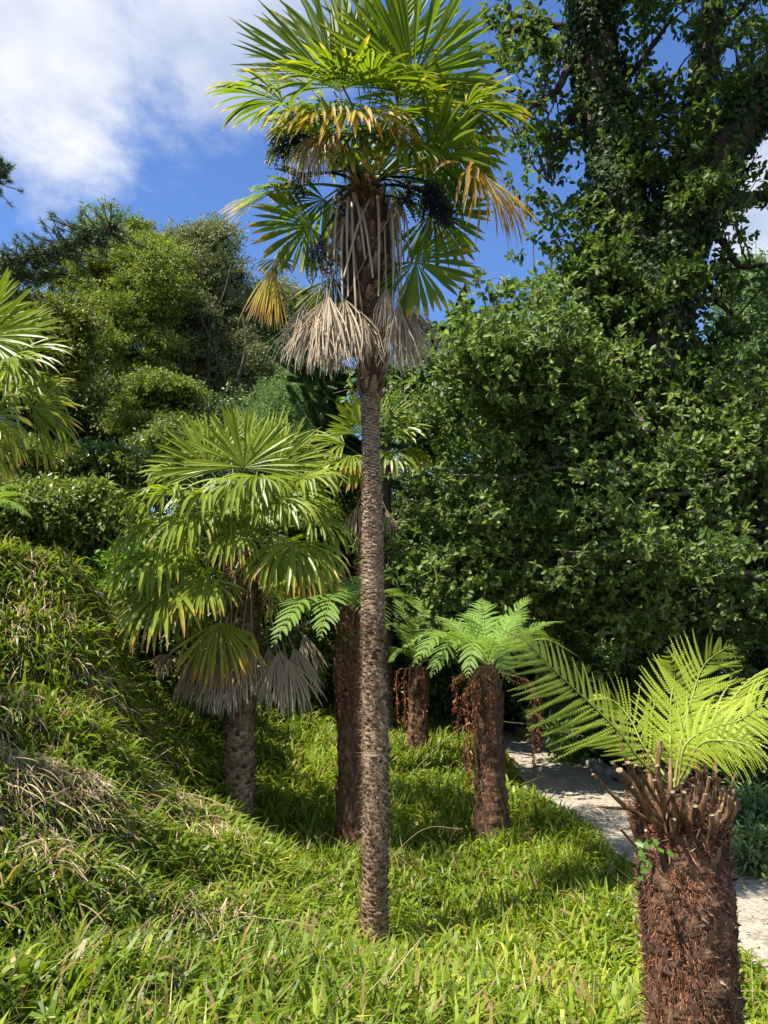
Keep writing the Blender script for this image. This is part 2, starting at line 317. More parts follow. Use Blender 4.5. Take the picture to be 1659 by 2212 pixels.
def path_x(y, poly): 
    o = np.argsort(poly[:, 1]); return np.interp(y, poly[o, 1], poly[o, 0])
def ground(x, y):
    x = np.atleast_1d(np.asarray(x, float)); y = np.atleast_1d(np.asarray(y, float))
    xc = np.clip(x, -16, 12); yc = np.clip(y, -8, 26)
    out = np.empty(len(x))
    for a in range(0, len(x), 20000):
        s_ = slice(a, a+20000); q = np.stack([xc[s_], yc[s_]], 1)
        out[s_] = _k(((q[:, None]-X_[None])**2).sum(-1))@sol[:NCP]+sol[NCP]+q@sol[NCP+1:]
    # flat bed under the path
    a = path_x(y, near_poly); b = path_x(y, far_poly)
    dd = np.maximum(np.maximum(a-x, x-b), 0); onp = np.clip(1-dd/.35, 0, 1)*((y > -3) & (y < 19.5))
    onp = onp*onp*(3-2*onp)
    bump = .055*np.sin(x*2.3+1)*np.sin(y*1.9+.5)+.04*np.sin(x*4.7+y*2.1)+.03*np.sin(x*7.1-y*5.3+2)
    out = out+bump*(.5+2.0*np.clip((-x-.6)/1.2, 0, 1))*(x > -12)
    return out*(1-onp)+(-0.03)*onp
def hit(px, py):
    """where the line of sight at (px, py) meets the ground"""
    Y = np.linspace(1.8, 30, 900); pts = np.array([P(px, py, a) for a in Y]); h = ground(pts[:, 0], pts[:, 1])
    k = np.argmax(pts[:, 2] < h); return np.array([pts[k][0], pts[k][1], h[k]])
def gz(x, y): return float(ground([x], [y])[0])
ax = np.concatenate([-np.geomspace(600, 17, 12), np.linspace(-16, 12, 190), np.geomspace(13, 600, 12)])
ay = np.concatenate([-np.geomspace(300, 9, 8), np.linspace(-8, 26, 220), np.geomspace(27, 1200, 14)])
gx, gy = np.meshgrid(ax, ay); rng = np.random.default_rng(3)
gz_ = ground(gx.ravel(), gy.ravel())
g = G(); nx = len(ax); ny = len(ay)
i = np.arange(ny-1)[:, None]*nx; j = np.arange(nx-1)[None]
g.add(np.stack([gx.ravel(), gy.ravel(), gz_], 1), np.stack([i+j, i+j+1, i+nx+j+1, i+nx+j], -1).reshape(-1, 4))
M['soil'] = bark_mat('soil_litter', [(.3, (.022, .022, .010)), (.55, (.055, .055, .022)), (.75, (.12, .095, .05))], scale=14, bump=.8, dist=.04)
tag(g.build('ground', M['soil']), kind='structure')
# path sheet with worn edges
g = G(); ys = np.linspace(-3, 19, 260); rng = np.random.default_rng(5)
wob = lambda a: .05*np.sin(ys*2.1+a)+.03*np.sin(ys*5.3+a*2)+.015*rng.standard_normal(len(ys))
xa = path_x(ys, near_poly)-.03+wob(0.3); xb = path_x(ys, far_poly)+.03+wob(2.)
cols = []
for u in np.linspace(0, 1, 9):
    cols.append(np.stack([xa*(1-u)+xb*u, ys, .012*np.sin(pi*u)+.004+0*ys+.006*np.sin(ys*3+u*9)*sin(pi*u)], 1))
v = np.stack(cols, 1); i = np.arange(len(ys)-1)[:, None]*9; j = np.arange(8)[None]
g.add(v.reshape(-1, 3), np.stack([i+j, i+j+1, i+9+j+1, i+9+j], -1).reshape(-1, 4))
M['path'] = bark_mat('path_gravel', [(.32, (.15, .125, .09)), (.48, (.33, .285, .215)), (.70, (.46, .41, .32))], scale=30, bump=.8, dist=.012, detail=14)
tag(g.build('path', M['path']), kind='structure')
rng = np.random.default_rng(6); n = 2600; yy = rng.uniform(3, 17, n); a_ = path_x(yy, near_poly); b_ = path_x(yy, far_poly); u = np.where(rng.random(n) < .6, rng.beta(.5, .5, n), rng.random(n)); xx = a_+(b_-a_)*u
g = G(); nr_ = norm(rng.normal(0, .35, (n, 3))+[0, 0, 1]); g.inst(*LEAF, basis(np.cross(nr_, rand_unit(rng, n)), nr_)*(.035*rng.uniform(.3, 1.5, n))[:, None, None], np.stack([xx, yy, np.full(n, .028)], 1), rng.random(n))
tag(g.build('leaf_litter', M['dry'], smooth=False), 'small dead leaves and twigs lying on the path', 'leaf litter', kind='stuff')
# ------------------------------------------------------------------ fan palms
def fan_blade(g, hub, axis, nrm, R, span=200, n=36, droop=.35, t0=0.0, tip=.5, split=.6, rng=None, mess=.05, shape=.8, width=1.0, hinge=0.0, fold=.35, rings=9):
    axis = norm(axis); nrm = norm(np.asarray(nrm)-axis*np.dot(nrm, axis)); b = np.cross(nrm, axis)
    phi = np.radians(np.linspace(-span/2, span/2, n)); phi += rng.normal(0, .012+mess*.3, n)
    d = np.cos(phi)[:, None]*axis+np.sin(phi)[:, None]*b
    sdv = np.cos(phi)[:, None]*b-np.sin(phi)[:, None]*axis
    d = norm(d+nrm*(.10+.05*rng.standard_normal(n))[:, None]+rng.normal(0, mess, (n, 3)))
    L = R*(shape+(1-shape)*np.cos(phi/2)**2)*rng.uniform(.88, 1.04, n)*(1-rng.uniform(0, .35, n)*(rng.random(n) < .10))
    s = np.linspace(0, 1, rings); ds = 1/(rings-1)
    p = np.repeat(hub[None].astype(float), n, 0)+d*.01; dirs = d.copy()
    dphi = np.radians(span)/(n-1); down = np.array([0, 0, -1.])
    dr = droop*rng.uniform(.5, 1.5, n)
    hs = np.where(rng.random(n) < hinge, rng.uniform(.4, .85, n), 9.0)
    hb = rng.uniform(.5, 1.7, n); sw = rng.normal(0, mess*1.6, (n, 3)); V = []; Tt = []
    wmax = dphi*split*1.2*width
    for k in range(rings):
        if k:
            dirs = norm(dirs+down*(dr*ds*4.2*s[k]**1.3)[:, None]+sw*ds*2*s[k]+down*(hb*((s[k] > hs) & (s[k]-ds <= hs)))[:, None])
            p = p+dirs*(L*ds)[:, None]
        hw = dphi*s[k]*.5 if s[k] <= split else wmax*.5*(1-((s[k]-split)/(1-split))**2.3*.94)
        hw = (hw*L*(1 if s[k] <= split else width) + .001)[:, None]
        sd_ = norm(sdv-dirs*(sdv*dirs).sum(-1, keepdims=True)); nn = np.cross(dirs, sd_)
        f = fold*hw
        V.append(np.stack([p-sd_*hw+nn*f, p-nn*f*.6, p+sd_*hw+nn*f], 1))
        tt = t0+tip*np.clip((s[k]-.62)/.38, 0, 1)**1.5*rng.uniform(.3, 1.3, n)
        Tt.append(np.repeat(tt[:, None], 3, 1))
    V = np.stack(V, 1); Tt = np.stack(Tt, 1)            # n, rings, 3, 3
    base = np.arange(n)[:, None, None]*rings*3+np.arange(rings-1)[None, :, None]*3+np.arange(2)[None, None]
    f = np.stack([base, base+1, base+4, base+3], -1).reshape(-1, 4)
    r = np.repeat(np.clip(rng.normal(.5, .2, n), 0, 1), rings*3)
    g.add(V.reshape(-1, 3), f, r, np.clip(Tt.ravel()+np.repeat(rng.normal(0, .05, n), rings*3), 0, 1.05)); return g
def frond(parent, att, hub, tipp, R=None, span=200, droop=.35, t0=0., tip=.5, face=None, bow=.12, seed=0, dead=False, name='frond', label=None, petr=.011, mat='palm', **k):
    """one fan leaf: blade with its petiole as sub-part. tipp = a point the blade's axis aims at; face = the way the blade's upper side looks"""
    rng = np.random.default_rng(seed); att = np.asarray(att, float); hub = np.asarray(hub, float)
    ax_ = tipp-hub; R = R or np.linalg.norm(ax_)
    nrm = np.array([0, 0, 1.]) if face is None else np.asarray(face, float)
    if abs(np.dot(norm(ax_), norm(nrm))) > .97: nrm = nrm+np.array([.3, -.6, .2])
    g = fan_blade(G(), hub, ax_, nrm, R, span, droop=droop, t0=t0, tip=tip, rng=rng, **k)
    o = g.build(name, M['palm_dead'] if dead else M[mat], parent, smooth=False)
    if label: o['label'] = label
    mid = (att+hub)/2+np.array([0, 0, 1.])*bow*np.linalg.norm(hub-att)
    gp = G(); tube(gp, [att, mid, hub+norm(ax_)*.03], [petr*1.8, petr, petr*.7], 6, r=.5, t=(.8 if dead else min(t0*.8, .5)), n=12, flat=.6)
    gp.build('petiole', M['palm_dead'] if dead else M['petiole'], o); return o
def hair(g, pts, rad, n, L=.06, wd=.0015, rng=None, down=.6, out=.8, r=(0, 1), curl=.6):
    """loose fibres all over a trunk-like column"""
    pts = np.asarray(pts); k = len(pts); rad = np.interp(np.linspace(0, 1, k), np.linspace(0, 1, len(np.atleast_1d(rad))), np.atleast_1d(rad))
    T, A, B = frames(pts); u = rng.random(n)*(k-1.001); i = u.astype(int); f = (u-i)[:, None]
    c = pts[i]*(1-f)+pts[i+1]*f; rr = (rad[i]*(1-f[:, 0])+rad[i+1]*f[:, 0])[:, None]; th = rng.random(n)*2*pi
    o = np.cos(th)[:, None]*A[i]+np.sin(th)[:, None]*B[i]
    p = c+o*rr*rng.uniform(.93, 1.02, (n, 1)); d = norm(o*out+np.array([0, 0, -down])+rng.normal(0, .55, (n, 3)))
    Ln = L*rng.uniform(.4, 1.5, n)[:, None]; V = []
    for q in range(4):
        sd_ = norm(np.cross(d, o+.1)); h = wd*(1-q/3.2)
        V.append(np.stack([p-sd_*h, p+sd_*h], 1)); p = p+d*Ln/3; d = norm(d+rng.normal(0, curl, (n, 3))*.6+np.array([0, 0, -.25]))
    V = np.stack(V, 1); b_ = np.arange(n)[:, None]*8+np.arange(3)[None]*2
    g.add(V.reshape(-1, 3), np.stack([b_, b_+1, b_+3, b_+2], -1).reshape(-1, 4), np.repeat(rng.uniform(*r, n), 8)); return g
SCALE = (np.array([[0, .5, 0], [0, -.5, 0], [.5, .42, .10], [.5, -.42, .10], [1, .22, .05], [1, -.22, .05], [.5, 0, .2], [0, 0, .1], [1, 0, .14]]),
         np.array([[0, 2, 6, 7], [7, 6, 3, 1], [2, 4, 8, 6], [6, 8, 5, 3]]))
def scales(g, pts, rad, n, L, wd, rng, up=1.0, out=.35, r=(0, 1), seat=.97, rows=0):
    pts = np.asarray(pts); k = len(pts); rad = np.interp(np.linspace(0, 1, k), np.linspace(0, 1, len(np.atleast_1d(rad))), np.atleast_1d(rad))
    T, A, B = frames(pts); q = np.arange(n); u = (q+.5)/n*(k-1.001); i = u.astype(int); f = (u-i)[:, None]
    th = q*2.39996+rng.normal(0, .15, n)
    c = pts[i]*(1-f)+pts[i+1]*f; rr = (rad[i]*(1-f[:, 0])+rad[i+1]*f[:, 0])[:, None]
    o = np.cos(th)[:, None]*A[i]+np.sin(th)[:, None]*B[i]; d = norm(T[i]*up+o*out+rng.normal(0, .12, (n, 3)))
    Mx = basis(d, o)*np.stack([L*rng.uniform(.6, 1.3, n), wd*rng.uniform(.7, 1.3, n), wd*rng.uniform(.7, 1.2, n)], 1)[:, :, None]
    g.inst(SCALE[0], SCALE[1], Mx, c+o*rr*seat, rng.uniform(*r, n)); return g
def fruit(parent, att, c, size, n, seed):
    rng = np.random.default_rng(seed); g = G(); att = np.asarray(att, float); c = np.asarray(c, float)
    ico = np.array([[1, 0, 0], [-1, 0, 0], [0, 1, 0], [0, -1, 0], [0, 0, 1], [0, 0, -1]]) ; fa = np.array([[0, 2, 4], [2, 1, 4], [1, 3, 4], [3, 0, 4], [2, 0, 5], [1, 2, 5], [3, 1, 5], [0, 3, 5]])
    top = c+np.array([0, 0, size*.8])
    tube(g, [att, (att+top)/2+np.array([0, 0, .06]), top, c], [.014, .01, .005], 5, n=10)
    B = []
    for _ in range(n//22):
        e = c+rng.normal(0, 1, 3)*np.array([.55, .55, .6])*size+np.array([0, 0, -.2*size]); s0 = top+(c-top)*rng.random()
        pt = resample([s0, (s0+e)/2+rng.normal(0, .04, 3), e], 6); tube(g, pt, .0022, 3, cap=False)
        u = rng.random(22)[:, None]; k = (u[:, 0]*4.9).astype(int); B.append(pt[k]+(pt[k+1]-pt[k])*rng.random((22, 1))+rng.normal(0, .022, (22, 3)))
    B = np.concatenate(B); s_ = rng.uniform(.005, .0085, len(B))
    g.inst(ico, fa, np.eye(3)[None]*s_[:, None, None], B, rng.random(len(B)))
    return g.build('fruit_cluster', M['berry'], parent)

# --- hero palm
Y0 = 5.5; rng = np.random.default_rng(11)
tp = [P(806, 2100, Y0), P(808, 2020, Y0), P(812, 1700, Y0), P(806, 1350, Y0), P(804, 1080, Y0), P(800, 900, Y0), P(800, 800, Y0), P(797, 640, Y0), P(789, 470, Y0), P(789, 385, Y0)]
base = np.array([tp[1][0], tp[1][1], gz(tp[1][0], tp[1][1])])
hero = thing('fan_palm', base, 'tall fan palm with shaggy dead skirt and long ringed trunk, tallest of the palms', 'palm')
tc_ = resample(tp, 240); zt = tc_[:, 2]
zpx = lambda y: P(800, y, Y0)[2]
ctl = [(2100, .090), (2000, .083), (1700, .085), (1500, .082), (1250, .073), (1080, .066), (930, .058), (870, .066), (800, .082), (740, .092), (690, .120), (640, .155), (480, .160), (435, .145), (410, .09), (385, .07)]
zs = np.array([zpx(a) for a, _ in ctl]); rad = np.interp(zt, zs, [b for _, b in ctl])
fine = resample(tp, 900); rf = np.interp(fine[:, 2], zs, [b for _, b in ctl])
ringy = np.sin(fine[:, 2]*2*pi/.036+.8*np.sin(fine[:, 2]*9))
lowz = fine[:, 2] < zpx(1080)
rf = rf*(1+.05*np.sin(fine[:, 2]*5.1+1)+.035*np.sin(fine[:, 2]*11.7)+np.where(lowz, .02, .035)*ringy)
g = G(); T_, A_, B_ = frames(fine); SD = 28; th = np.linspace(0, 2*pi, SD, endpoint=False)
rr = rf[:, None]*(1+.03*rng.standard_normal((900, SD))+.03*np.sin(th*3+fine[:, 2:3]*5))
v = fine[:, None]+rr[..., None]*(np.cos(th)[None, :, None]*A_[:, None]+np.sin(th)[None, :, None]*B_[:, None])
i = np.arange(899)[:, None]*SD; j = np.arange(SD)[None]
g.add(v.reshape(-1, 3), np.stack([i+j, i+(j+1) % SD, i+SD+(j+1) % SD, i+SD+j], -1).reshape(-1, 4))
trunk = g.build('trunk', M['palm_bark'], hero)
def seg(a, b): m = (zt <= zpx(a)) & (zt >= zpx(b)); return tc_[m], rad[m]
g = G(); s1, r1 = seg(1090, 2100); scales(g, *seg(1340, 2100), 720, .032, .045, rng, up=.9, out=.38, r=(.0, .7)); scales(g, *seg(1060, 1360), 400, .024, .045, rng, up=.8, out=.34, r=(.5, 1)); scales(g, *seg(1560, 2100), 60, .05, .035, rng, up=.6, out=.6, r=(.6, 1))
s1, r1 = seg(430, 870); scales(g, s1, r1*1.0, 230, .12, .05, rng, up=1, out=.5, r=(0, 1)); scales(g, *seg(850, 1100), 420, .014, .05, rng, up=.5, out=.4, r=(.75, 1))
tag(g.build('leaf_base', M['leafbase'], trunk, smooth=False), kind='stuff')
g = G(); hair(g, *seg(1150, 2100), 11000, L=.040, wd=.0007, rng=rng, r=(.0, .9), curl=1.2, out=.45); hair(g, *seg(1450, 1850), 2600, L=.07, wd=.0006, curl=1.0, rng=rng, r=(.5, 1)); hair(g, *seg(880, 1150), 900, L=.03, wd=.001, rng=rng)
tag(g.build('trunk_hair', M['fibre_grey'], trunk), kind='stuff')
g = G(); hair(g, *seg(560, 860), 7000, L=.07, wd=.0013, rng=rng, r=(0, 1)); hair(g, *seg(385, 640), 11000, L=.12, wd=.0016, rng=rng, r=(0, 1), down=.5)
tag(g.build('crown_fibre', M['fibre'], trunk), kind='stuff')
g = G(); s1, r1 = seg(520, 700); k = rng.integers(0, len(s1), 700); th = rng.normal(-.6, .5, 700)-pi/2
moss = s1[k]+np.stack([np.cos(th), np.sin(th), rng.normal(0, .02, 700)], 1)*r1[k][:, None]*1.06
g.inst(*LEAF, basis(rand_unit(rng, 700), rand_unit(rng, 700))*.016, moss, rng.random(700)); tag(g.build('moss', M['ivy'], trunk), kind='stuff')

C = P(790, 400, Y0)
def HF(hx, hy, hd, tx, ty, td, **k):   # hub pixel, tip pixel, with depth offsets
    return dict(hub=P(hx, hy, Y0+hd), tipp=P(tx, ty, Y0+td), **k)
cam_up = np.array([0, -.75, .65])
H = [
 HF(735, 200, -.1, 668, 5, .1, span=120, droop=.05, face=(.2, -1, .35), R=.95, tip=.35),
 HF(770, 175, .1, 800, -60, .3, span=110, droop=.03, face=(0, -1, .3), R=1.05, tip=.3),
 HF(893, 170, -.1, 985, 10, -.25, span=215, droop=.06, face=(-.3, .9, .4), R=.80, tip=.3, n=46),
 HF(700, 160, .35, 640, 60, .7, span=150, droop=.12, face=(0, -1, .4), R=.8, tip=.3), HF(820, 190, .1, 815, 80, .0, span=160, droop=.12, face=(0, -1, .6), R=.62, tip=.4),
 HF(860, 240, -.2, 930, 190, -.5, span=180, droop=.4, face=(.2, -.5, .8), R=.5, t0=.03, tip=.6), HF(680, 250, -.2, 600, 260, -.5, span=160, droop=.5, face=(-.2, -.5, .9), R=.45, t0=.1, tip=.8, hinge=.3),
 HF(960, 210, .2, 1060, 150, .4, span=190, droop=.25, face=(.1, -.7, .7), R=.55, tip=.6), HF(900, 300, .4, 990, 330, .8, span=200, droop=.4, face=(.2, .4, .9), R=.6), HF(780, 290, -.3, 790, 330, -.8, span=170, droop=.6, face=(0, -.4, .9), R=.4, t0=.06, tip=.8),
 HF(720, 270, .1, 650, 300, .1, span=180, droop=.5, face=(-.3, -.3, .9), R=.5, t0=.02, tip=.7), HF(980, 330, .3, 1060, 390, .5, span=200, droop=.3, face=(0, .8, .5), R=.5, tip=.5),
 HF(850, 130, .3, 890, -90, .5, span=150, droop=.05, face=(0, -1, .2), R=.8, tip=.3),
 HF(612, 222, -.1, 450, 178, -.25, span=150, droop=.42, face=(-.35, -.35, .9), R=.60, tip=.5),
 HF(680, 195, .15, 548, 150, .3, span=75, droop=.10, face=(0, -.7, .7), R=.52, tip=.8, t0=.06),
 HF(700, 235, -.4, 640, 215, -.8, span=170, droop=.55, face=(0, -.4, 1), R=.55, t0=.10, tip=.7, hinge=.2),
 HF(742, 190, -.35, 700, 105, -.8, span=190, droop=.30, face=(0, -.6, .8), R=.60, t0=.03, tip=.5, hinge=.15),
 HF(800, 180, -.35, 850, 110, -.8, span=180, droop=.32, face=(.1, -.6, .8), R=.6, t0=.0, tip=.5, hinge=.15),
 HF(760, 242, -.45, 745, 262, -.95, span=215, droop=.42, face=(0, -.3, 1), R=.58, t0=.34, tip=.40, hinge=.35, n=44, label='orange and yellow dying frond'),
 HF(835, 265, -.25, 900, 310, -.6, span=110, droop=.5, face=(.2, -.3, 1), R=.42, t0=.40, tip=.4, hinge=.3),
 HF(1005, 232, -.1, 1140, 225, -.2, span=150, droop=.38, face=(.35, -.3, .9), R=.56, t0=.05, tip=.85),
 HF(930, 345, -.2, 1040, 370, -.5, span=225, droop=.12, face=(-.1, .75, .7), R=.54, t0=.0, tip=.3),
 HF(1025, 370, -.3, 1085, 440, -.4, span=140, droop=.75, face=(.5, -.4, .6), R=.68, t0=.50, tip=.75, mess=.13, hinge=.5, n=48, label='half dead yellow drooping frond'),
 HF(899, 565, -.2, 962, 640, -.35, span=270, droop=.10, face=(-.1, 1., .25), R=.50, t0=.05, tip=.75, n=44, shape=.7),
 HF(935, 455, .15, 1030, 490, .2, span=230, droop=.10, face=(-.2, .9, .3), R=.50, t0=.0, tip=.5),
 HF(668, 487, -.15, 590, 520, -.3, span=215, droop=.16, face=(.2, .9, .3), R=.47, t0=.02, tip=.75),
 HF(603, 408, -.2, 500, 462, -.3, span=55, droop=.15, face=(-.3, -.5, .8), R=.48, t0=.10, tip=.9),
 HF(600, 405, -.15, 560, 400, -.3, span=130, droop=.3, face=(-.3, -.5, .8), R=.22, t0=.0, tip=.6),
 HF(592, 572, -.15, 566, 690, -.2, span=42, droop=.2, face=(0, -1, .2), R=.52, t0=.42, tip=.5, mess=.07, label='hanging broken frond, orange turning grey'),
 HF(596, 560, -.15, 600, 600, -.2, span=160, droop=.3, face=(0, -1, .3), R=.18, t0=.15, tip=.8),
 HF(880, 240, .35, 1040, 300, .8, span=200, droop=.30, face=(.2, .4, 1), R=.68, t0=.0, tip=.5),
 HF(720, 300, .3, 600, 330, .8, span=200, droop=.35, face=(-.2, .4, 1), R=.6, t0=.0, tip=.5),
 HF(800, 270, .45, 830, 260, 1.0, span=200, droop=.45, face=(0, .4, 1), R=.7, t0=.0, tip=.5),
 HF(960, 290, .0, 1050, 330, -.05, span=200, droop=.45, face=(.3, -.1, 1), R=.55, t0=.0, tip=.5),
 HF(870, 300, -.3, 900, 360, -.8, span=200, droop=.5, face=(.2, -.3, 1), R=.5, t0=.0, tip=.6),
 HF(700, 430, .3, 640, 480, .5, span=200, droop=.25, face=(-.2, .5, .8), R=.5, t0=.0, tip=.6),
 HF(720, 600, .1, 700, 680, .15, span=120, droop=.15, face=(0, 1, .2), R=.38, t0=.08, tip=.8),
 HF(850, 400, .4, 940, 420, .7, span=180, droop=.3, face=(.3, .5, .8), R=.55, t0=.0, tip=.6),
 HF(650, 270, .0, 580, 330, .05, span=150, droop=.6, face=(-.3, -.2, 1), R=.42, t0=.08, tip=.7, hinge=.3),
 HF(905, 215, .1, 960, 150, .2, span=200, droop=.22, face=(.2, -.5, .8), R=.6, t0=.0, tip=.5),
 HF(760, 320, -.4, 740, 370, -.8, span=160, droop=.6, face=(0, -.3, 1), R=.36, t0=.05, tip=.9),
]
for q, h in enumerate(H):
    frond(hero, C+np.array([rng.normal(0, .05), rng.normal(0, .05), rng.uniform(-.12, .15)]), seed=100+q, bow=.06, **h)
D = [  # dead hanging leaves: hub, attachment, aim
 (744, 645, -.22, 852, 452, 735, 800, .62, 78, 'large pale dead fan pressed against the skirt'), (700, 650, -.15, 740, 470, 655, 790, .58, 70, None),
 (660, 655, -.1, 735, 450, 625, 760, .46, 60, None), (786, 684, -.24, 752, 470, 776, 770, .33, 34, 'narrow folded dead leaf on a long stalk'), (868, 655, -.12, 856, 452, 882, 780, .50, 50, None),
 (872, 700, -.05, 840, 470, 880, 800, .40, 60, None), (725, 690, -.2, 730, 500, 725, 810, .50, 70, None), (845, 690, .15, 850, 500, 850, 790, .45, 70, None),
 (720, 280, -.42, 775, 400, 690, 380, .42, 90, None), (695, 292, -.35, 770, 400, 640, 370, .50, 100, 'bleached dead frond below the green crown'), (690, 320, -.2, 775, 420, 650, 400, .38, 70, None), (745, 660, .1, 770, 500, 745, 790, .55, 100, None), (680, 670, -.2, 730, 480, 650, 790, .56, 80, None), (710, 640, -.25, 745, 470, 690, 800, .60, 85, None),
 (760, 660, -.05, 770, 480, 765, 810, .6, 80, None), (870, 640, .05, 850, 470, 890, 760, .60, 80, None), (862, 660, -.2, 856, 460, 868, 790, .56, 60, None), (884, 655, .1, 858, 460, 915, 760, .52, 70, None), (850, 690, -.15, 846, 500, 856, 800, .48, 50, None), (835, 620, -.28, 830, 480, 830, 740, .40, 34, None)]
for q, (hx, hy, hd, ax2, ay2, tx, ty, R, span, lab) in enumerate(D):
    up = hy < 400
    frond(hero, P(ax2, ay2, Y0-.13 if hd < 0 else Y0+.1), P(hx, hy, Y0+hd), P(tx, ty, Y0+hd-.05), R=R*.92, span=span, droop=.7 if up else .25, t0=.9, tip=.15, face=(-.6 if hx < 780 else .6, -1, .2),
          bow=.02 if not up else .1, seed=300+q, dead=True, name='dead_frond', label=lab, mess=.10 if up else .13, hinge=.7, width=.72, split=.5, n=40, fold=.45, petr=.009)
for q, (x0, y0, x1, y1, dd) in enumerate([(733, 440, 706, 648, -.2), (742, 450, 722, 600, -.22), (758, 445, 752, 640, -.24), (772, 440, 789, 560, -.25), (846, 450, 866, 640, -.2), (852, 445, 872, 560, -.1), (800, 442, 742, 600, -.27), (765, 450, 770, 690, -.26), (812, 440, 818, 640, -.26), (838, 470, 846, 700, -.22), (748, 500, 742, 690, -.24), (780, 460, 806, 600, -.28), (860, 470, 880, 640, -.1), (736, 520, 716, 660, -.1)]):
    g = G(); a = P(x0, y0, Y0-.12); b = P(x1, y1, Y0+dd)
    tube(g, [a, a+np.array([(x0-790)*.0006, -.05, .03]), (a+b)/2+np.array([(x0-790)*.0006, -.03, .1]), b], [.014, .009, .007], 6, r=rng.random(), t=.9, n=14, flat=.5)
    g.build('dead_stalk', M['palm_dead'], hero)
for q, (a, b, s_, n_b) in enumerate([(930, 440, .20, 1100), (960, 470, .14, 500), (612, 330, .15, 420), (690, 545, .13, 360), (648, 405, .12, 260), (640, 310, .12, 300), (880, 430, .12, 350)]):
    fruit(hero, C+np.array([0, 0, .0]), P(a, b, Y0-.25), s_, n_b, 500+q)

# --- generic palm from a list of fronds
def palm(label, bpt, cpt, fr, dead, Yc, trad, seed, n=30, hairn=3500, hinge=.3):
    rng = np.random.default_rng(seed)
    root = thing('fan_palm', (bpt[0], bpt[1], gz(bpt[0], bpt[1])), label, 'palm')
    pts = resample([bpt-np.array([0, 0, .3]), bpt, (bpt+cpt)/2+np.array([.03, 0, 0]), cpt], 120)
    g = G(); tube(g, pts, trad, 18, jitter=.05, rng=rng); tr = g.build('trunk', M['palm_bark'], root)
    g = G(); scales(g, pts, trad, 500, .06, .05, rng, up=.8, out=.5, r=(0, .8)); tag(g.build('leaf_base', M['leafbase'], tr, smooth=False), kind='stuff')
    g = G(); kk = len(pts)*6//10
    hair(g, pts[:kk], np.interp(np.linspace(0, .6, 40), np.linspace(0, 1, len(trad)), trad), hairn, L=.06, wd=.0011, curl=1.0, out=.5, rng=rng, r=(.3, 1)); tag(g.build('trunk_hair', M['fibre_grey'], tr), kind='stuff')
    g = G(); hair(g, pts[kk:], np.interp(np.linspace(.6, 1, 40), np.linspace(0, 1, len(trad)), trad), hairn, L=.12, wd=.002, rng=rng); tag(g.build('crown_fibre', M['fibre'], tr), kind='stuff')
    for q, f in enumerate(fr):
        hx, hy, hd, tx, ty, td, R, span, droop, t0, tip = f[:11]
        face = f[11] if len(f) > 11 else None
        frond(root, cpt+np.array([rng.normal(0, .04), rng.normal(0, .04), rng.uniform(-.1, .1)]), P(hx, hy, Yc+hd), P(tx, ty, Yc+td), R=R, span=span, droop=droop, t0=t0, tip=tip,
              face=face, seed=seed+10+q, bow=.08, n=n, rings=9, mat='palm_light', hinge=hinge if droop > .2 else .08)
    for q, (ax2, ay2, hx, hy, hd, tx, ty, R, span) in enumerate(dead):
        frond(root, P(ax2, ay2, Yc+.3*np.sign(hd)*.3), P(hx, hy, Yc+hd), P(tx, ty, Yc+hd-.03), R=R, span=span, droop=.3, t0=.85, tip=.15, face=(np.sign(hx-cpt[0]*0-(830+cpt[0]*FPX/Yc))*.5, -1, .2),
              bow=.03, seed=seed+60+q, dead=True, name='dead_frond', mess=.08, hinge=.4, width=.95, split=.55, n=n, fold=.45, petr=.009, rings=7)
    return root
F = (0, -.6, .8)
Y2 = 7.4
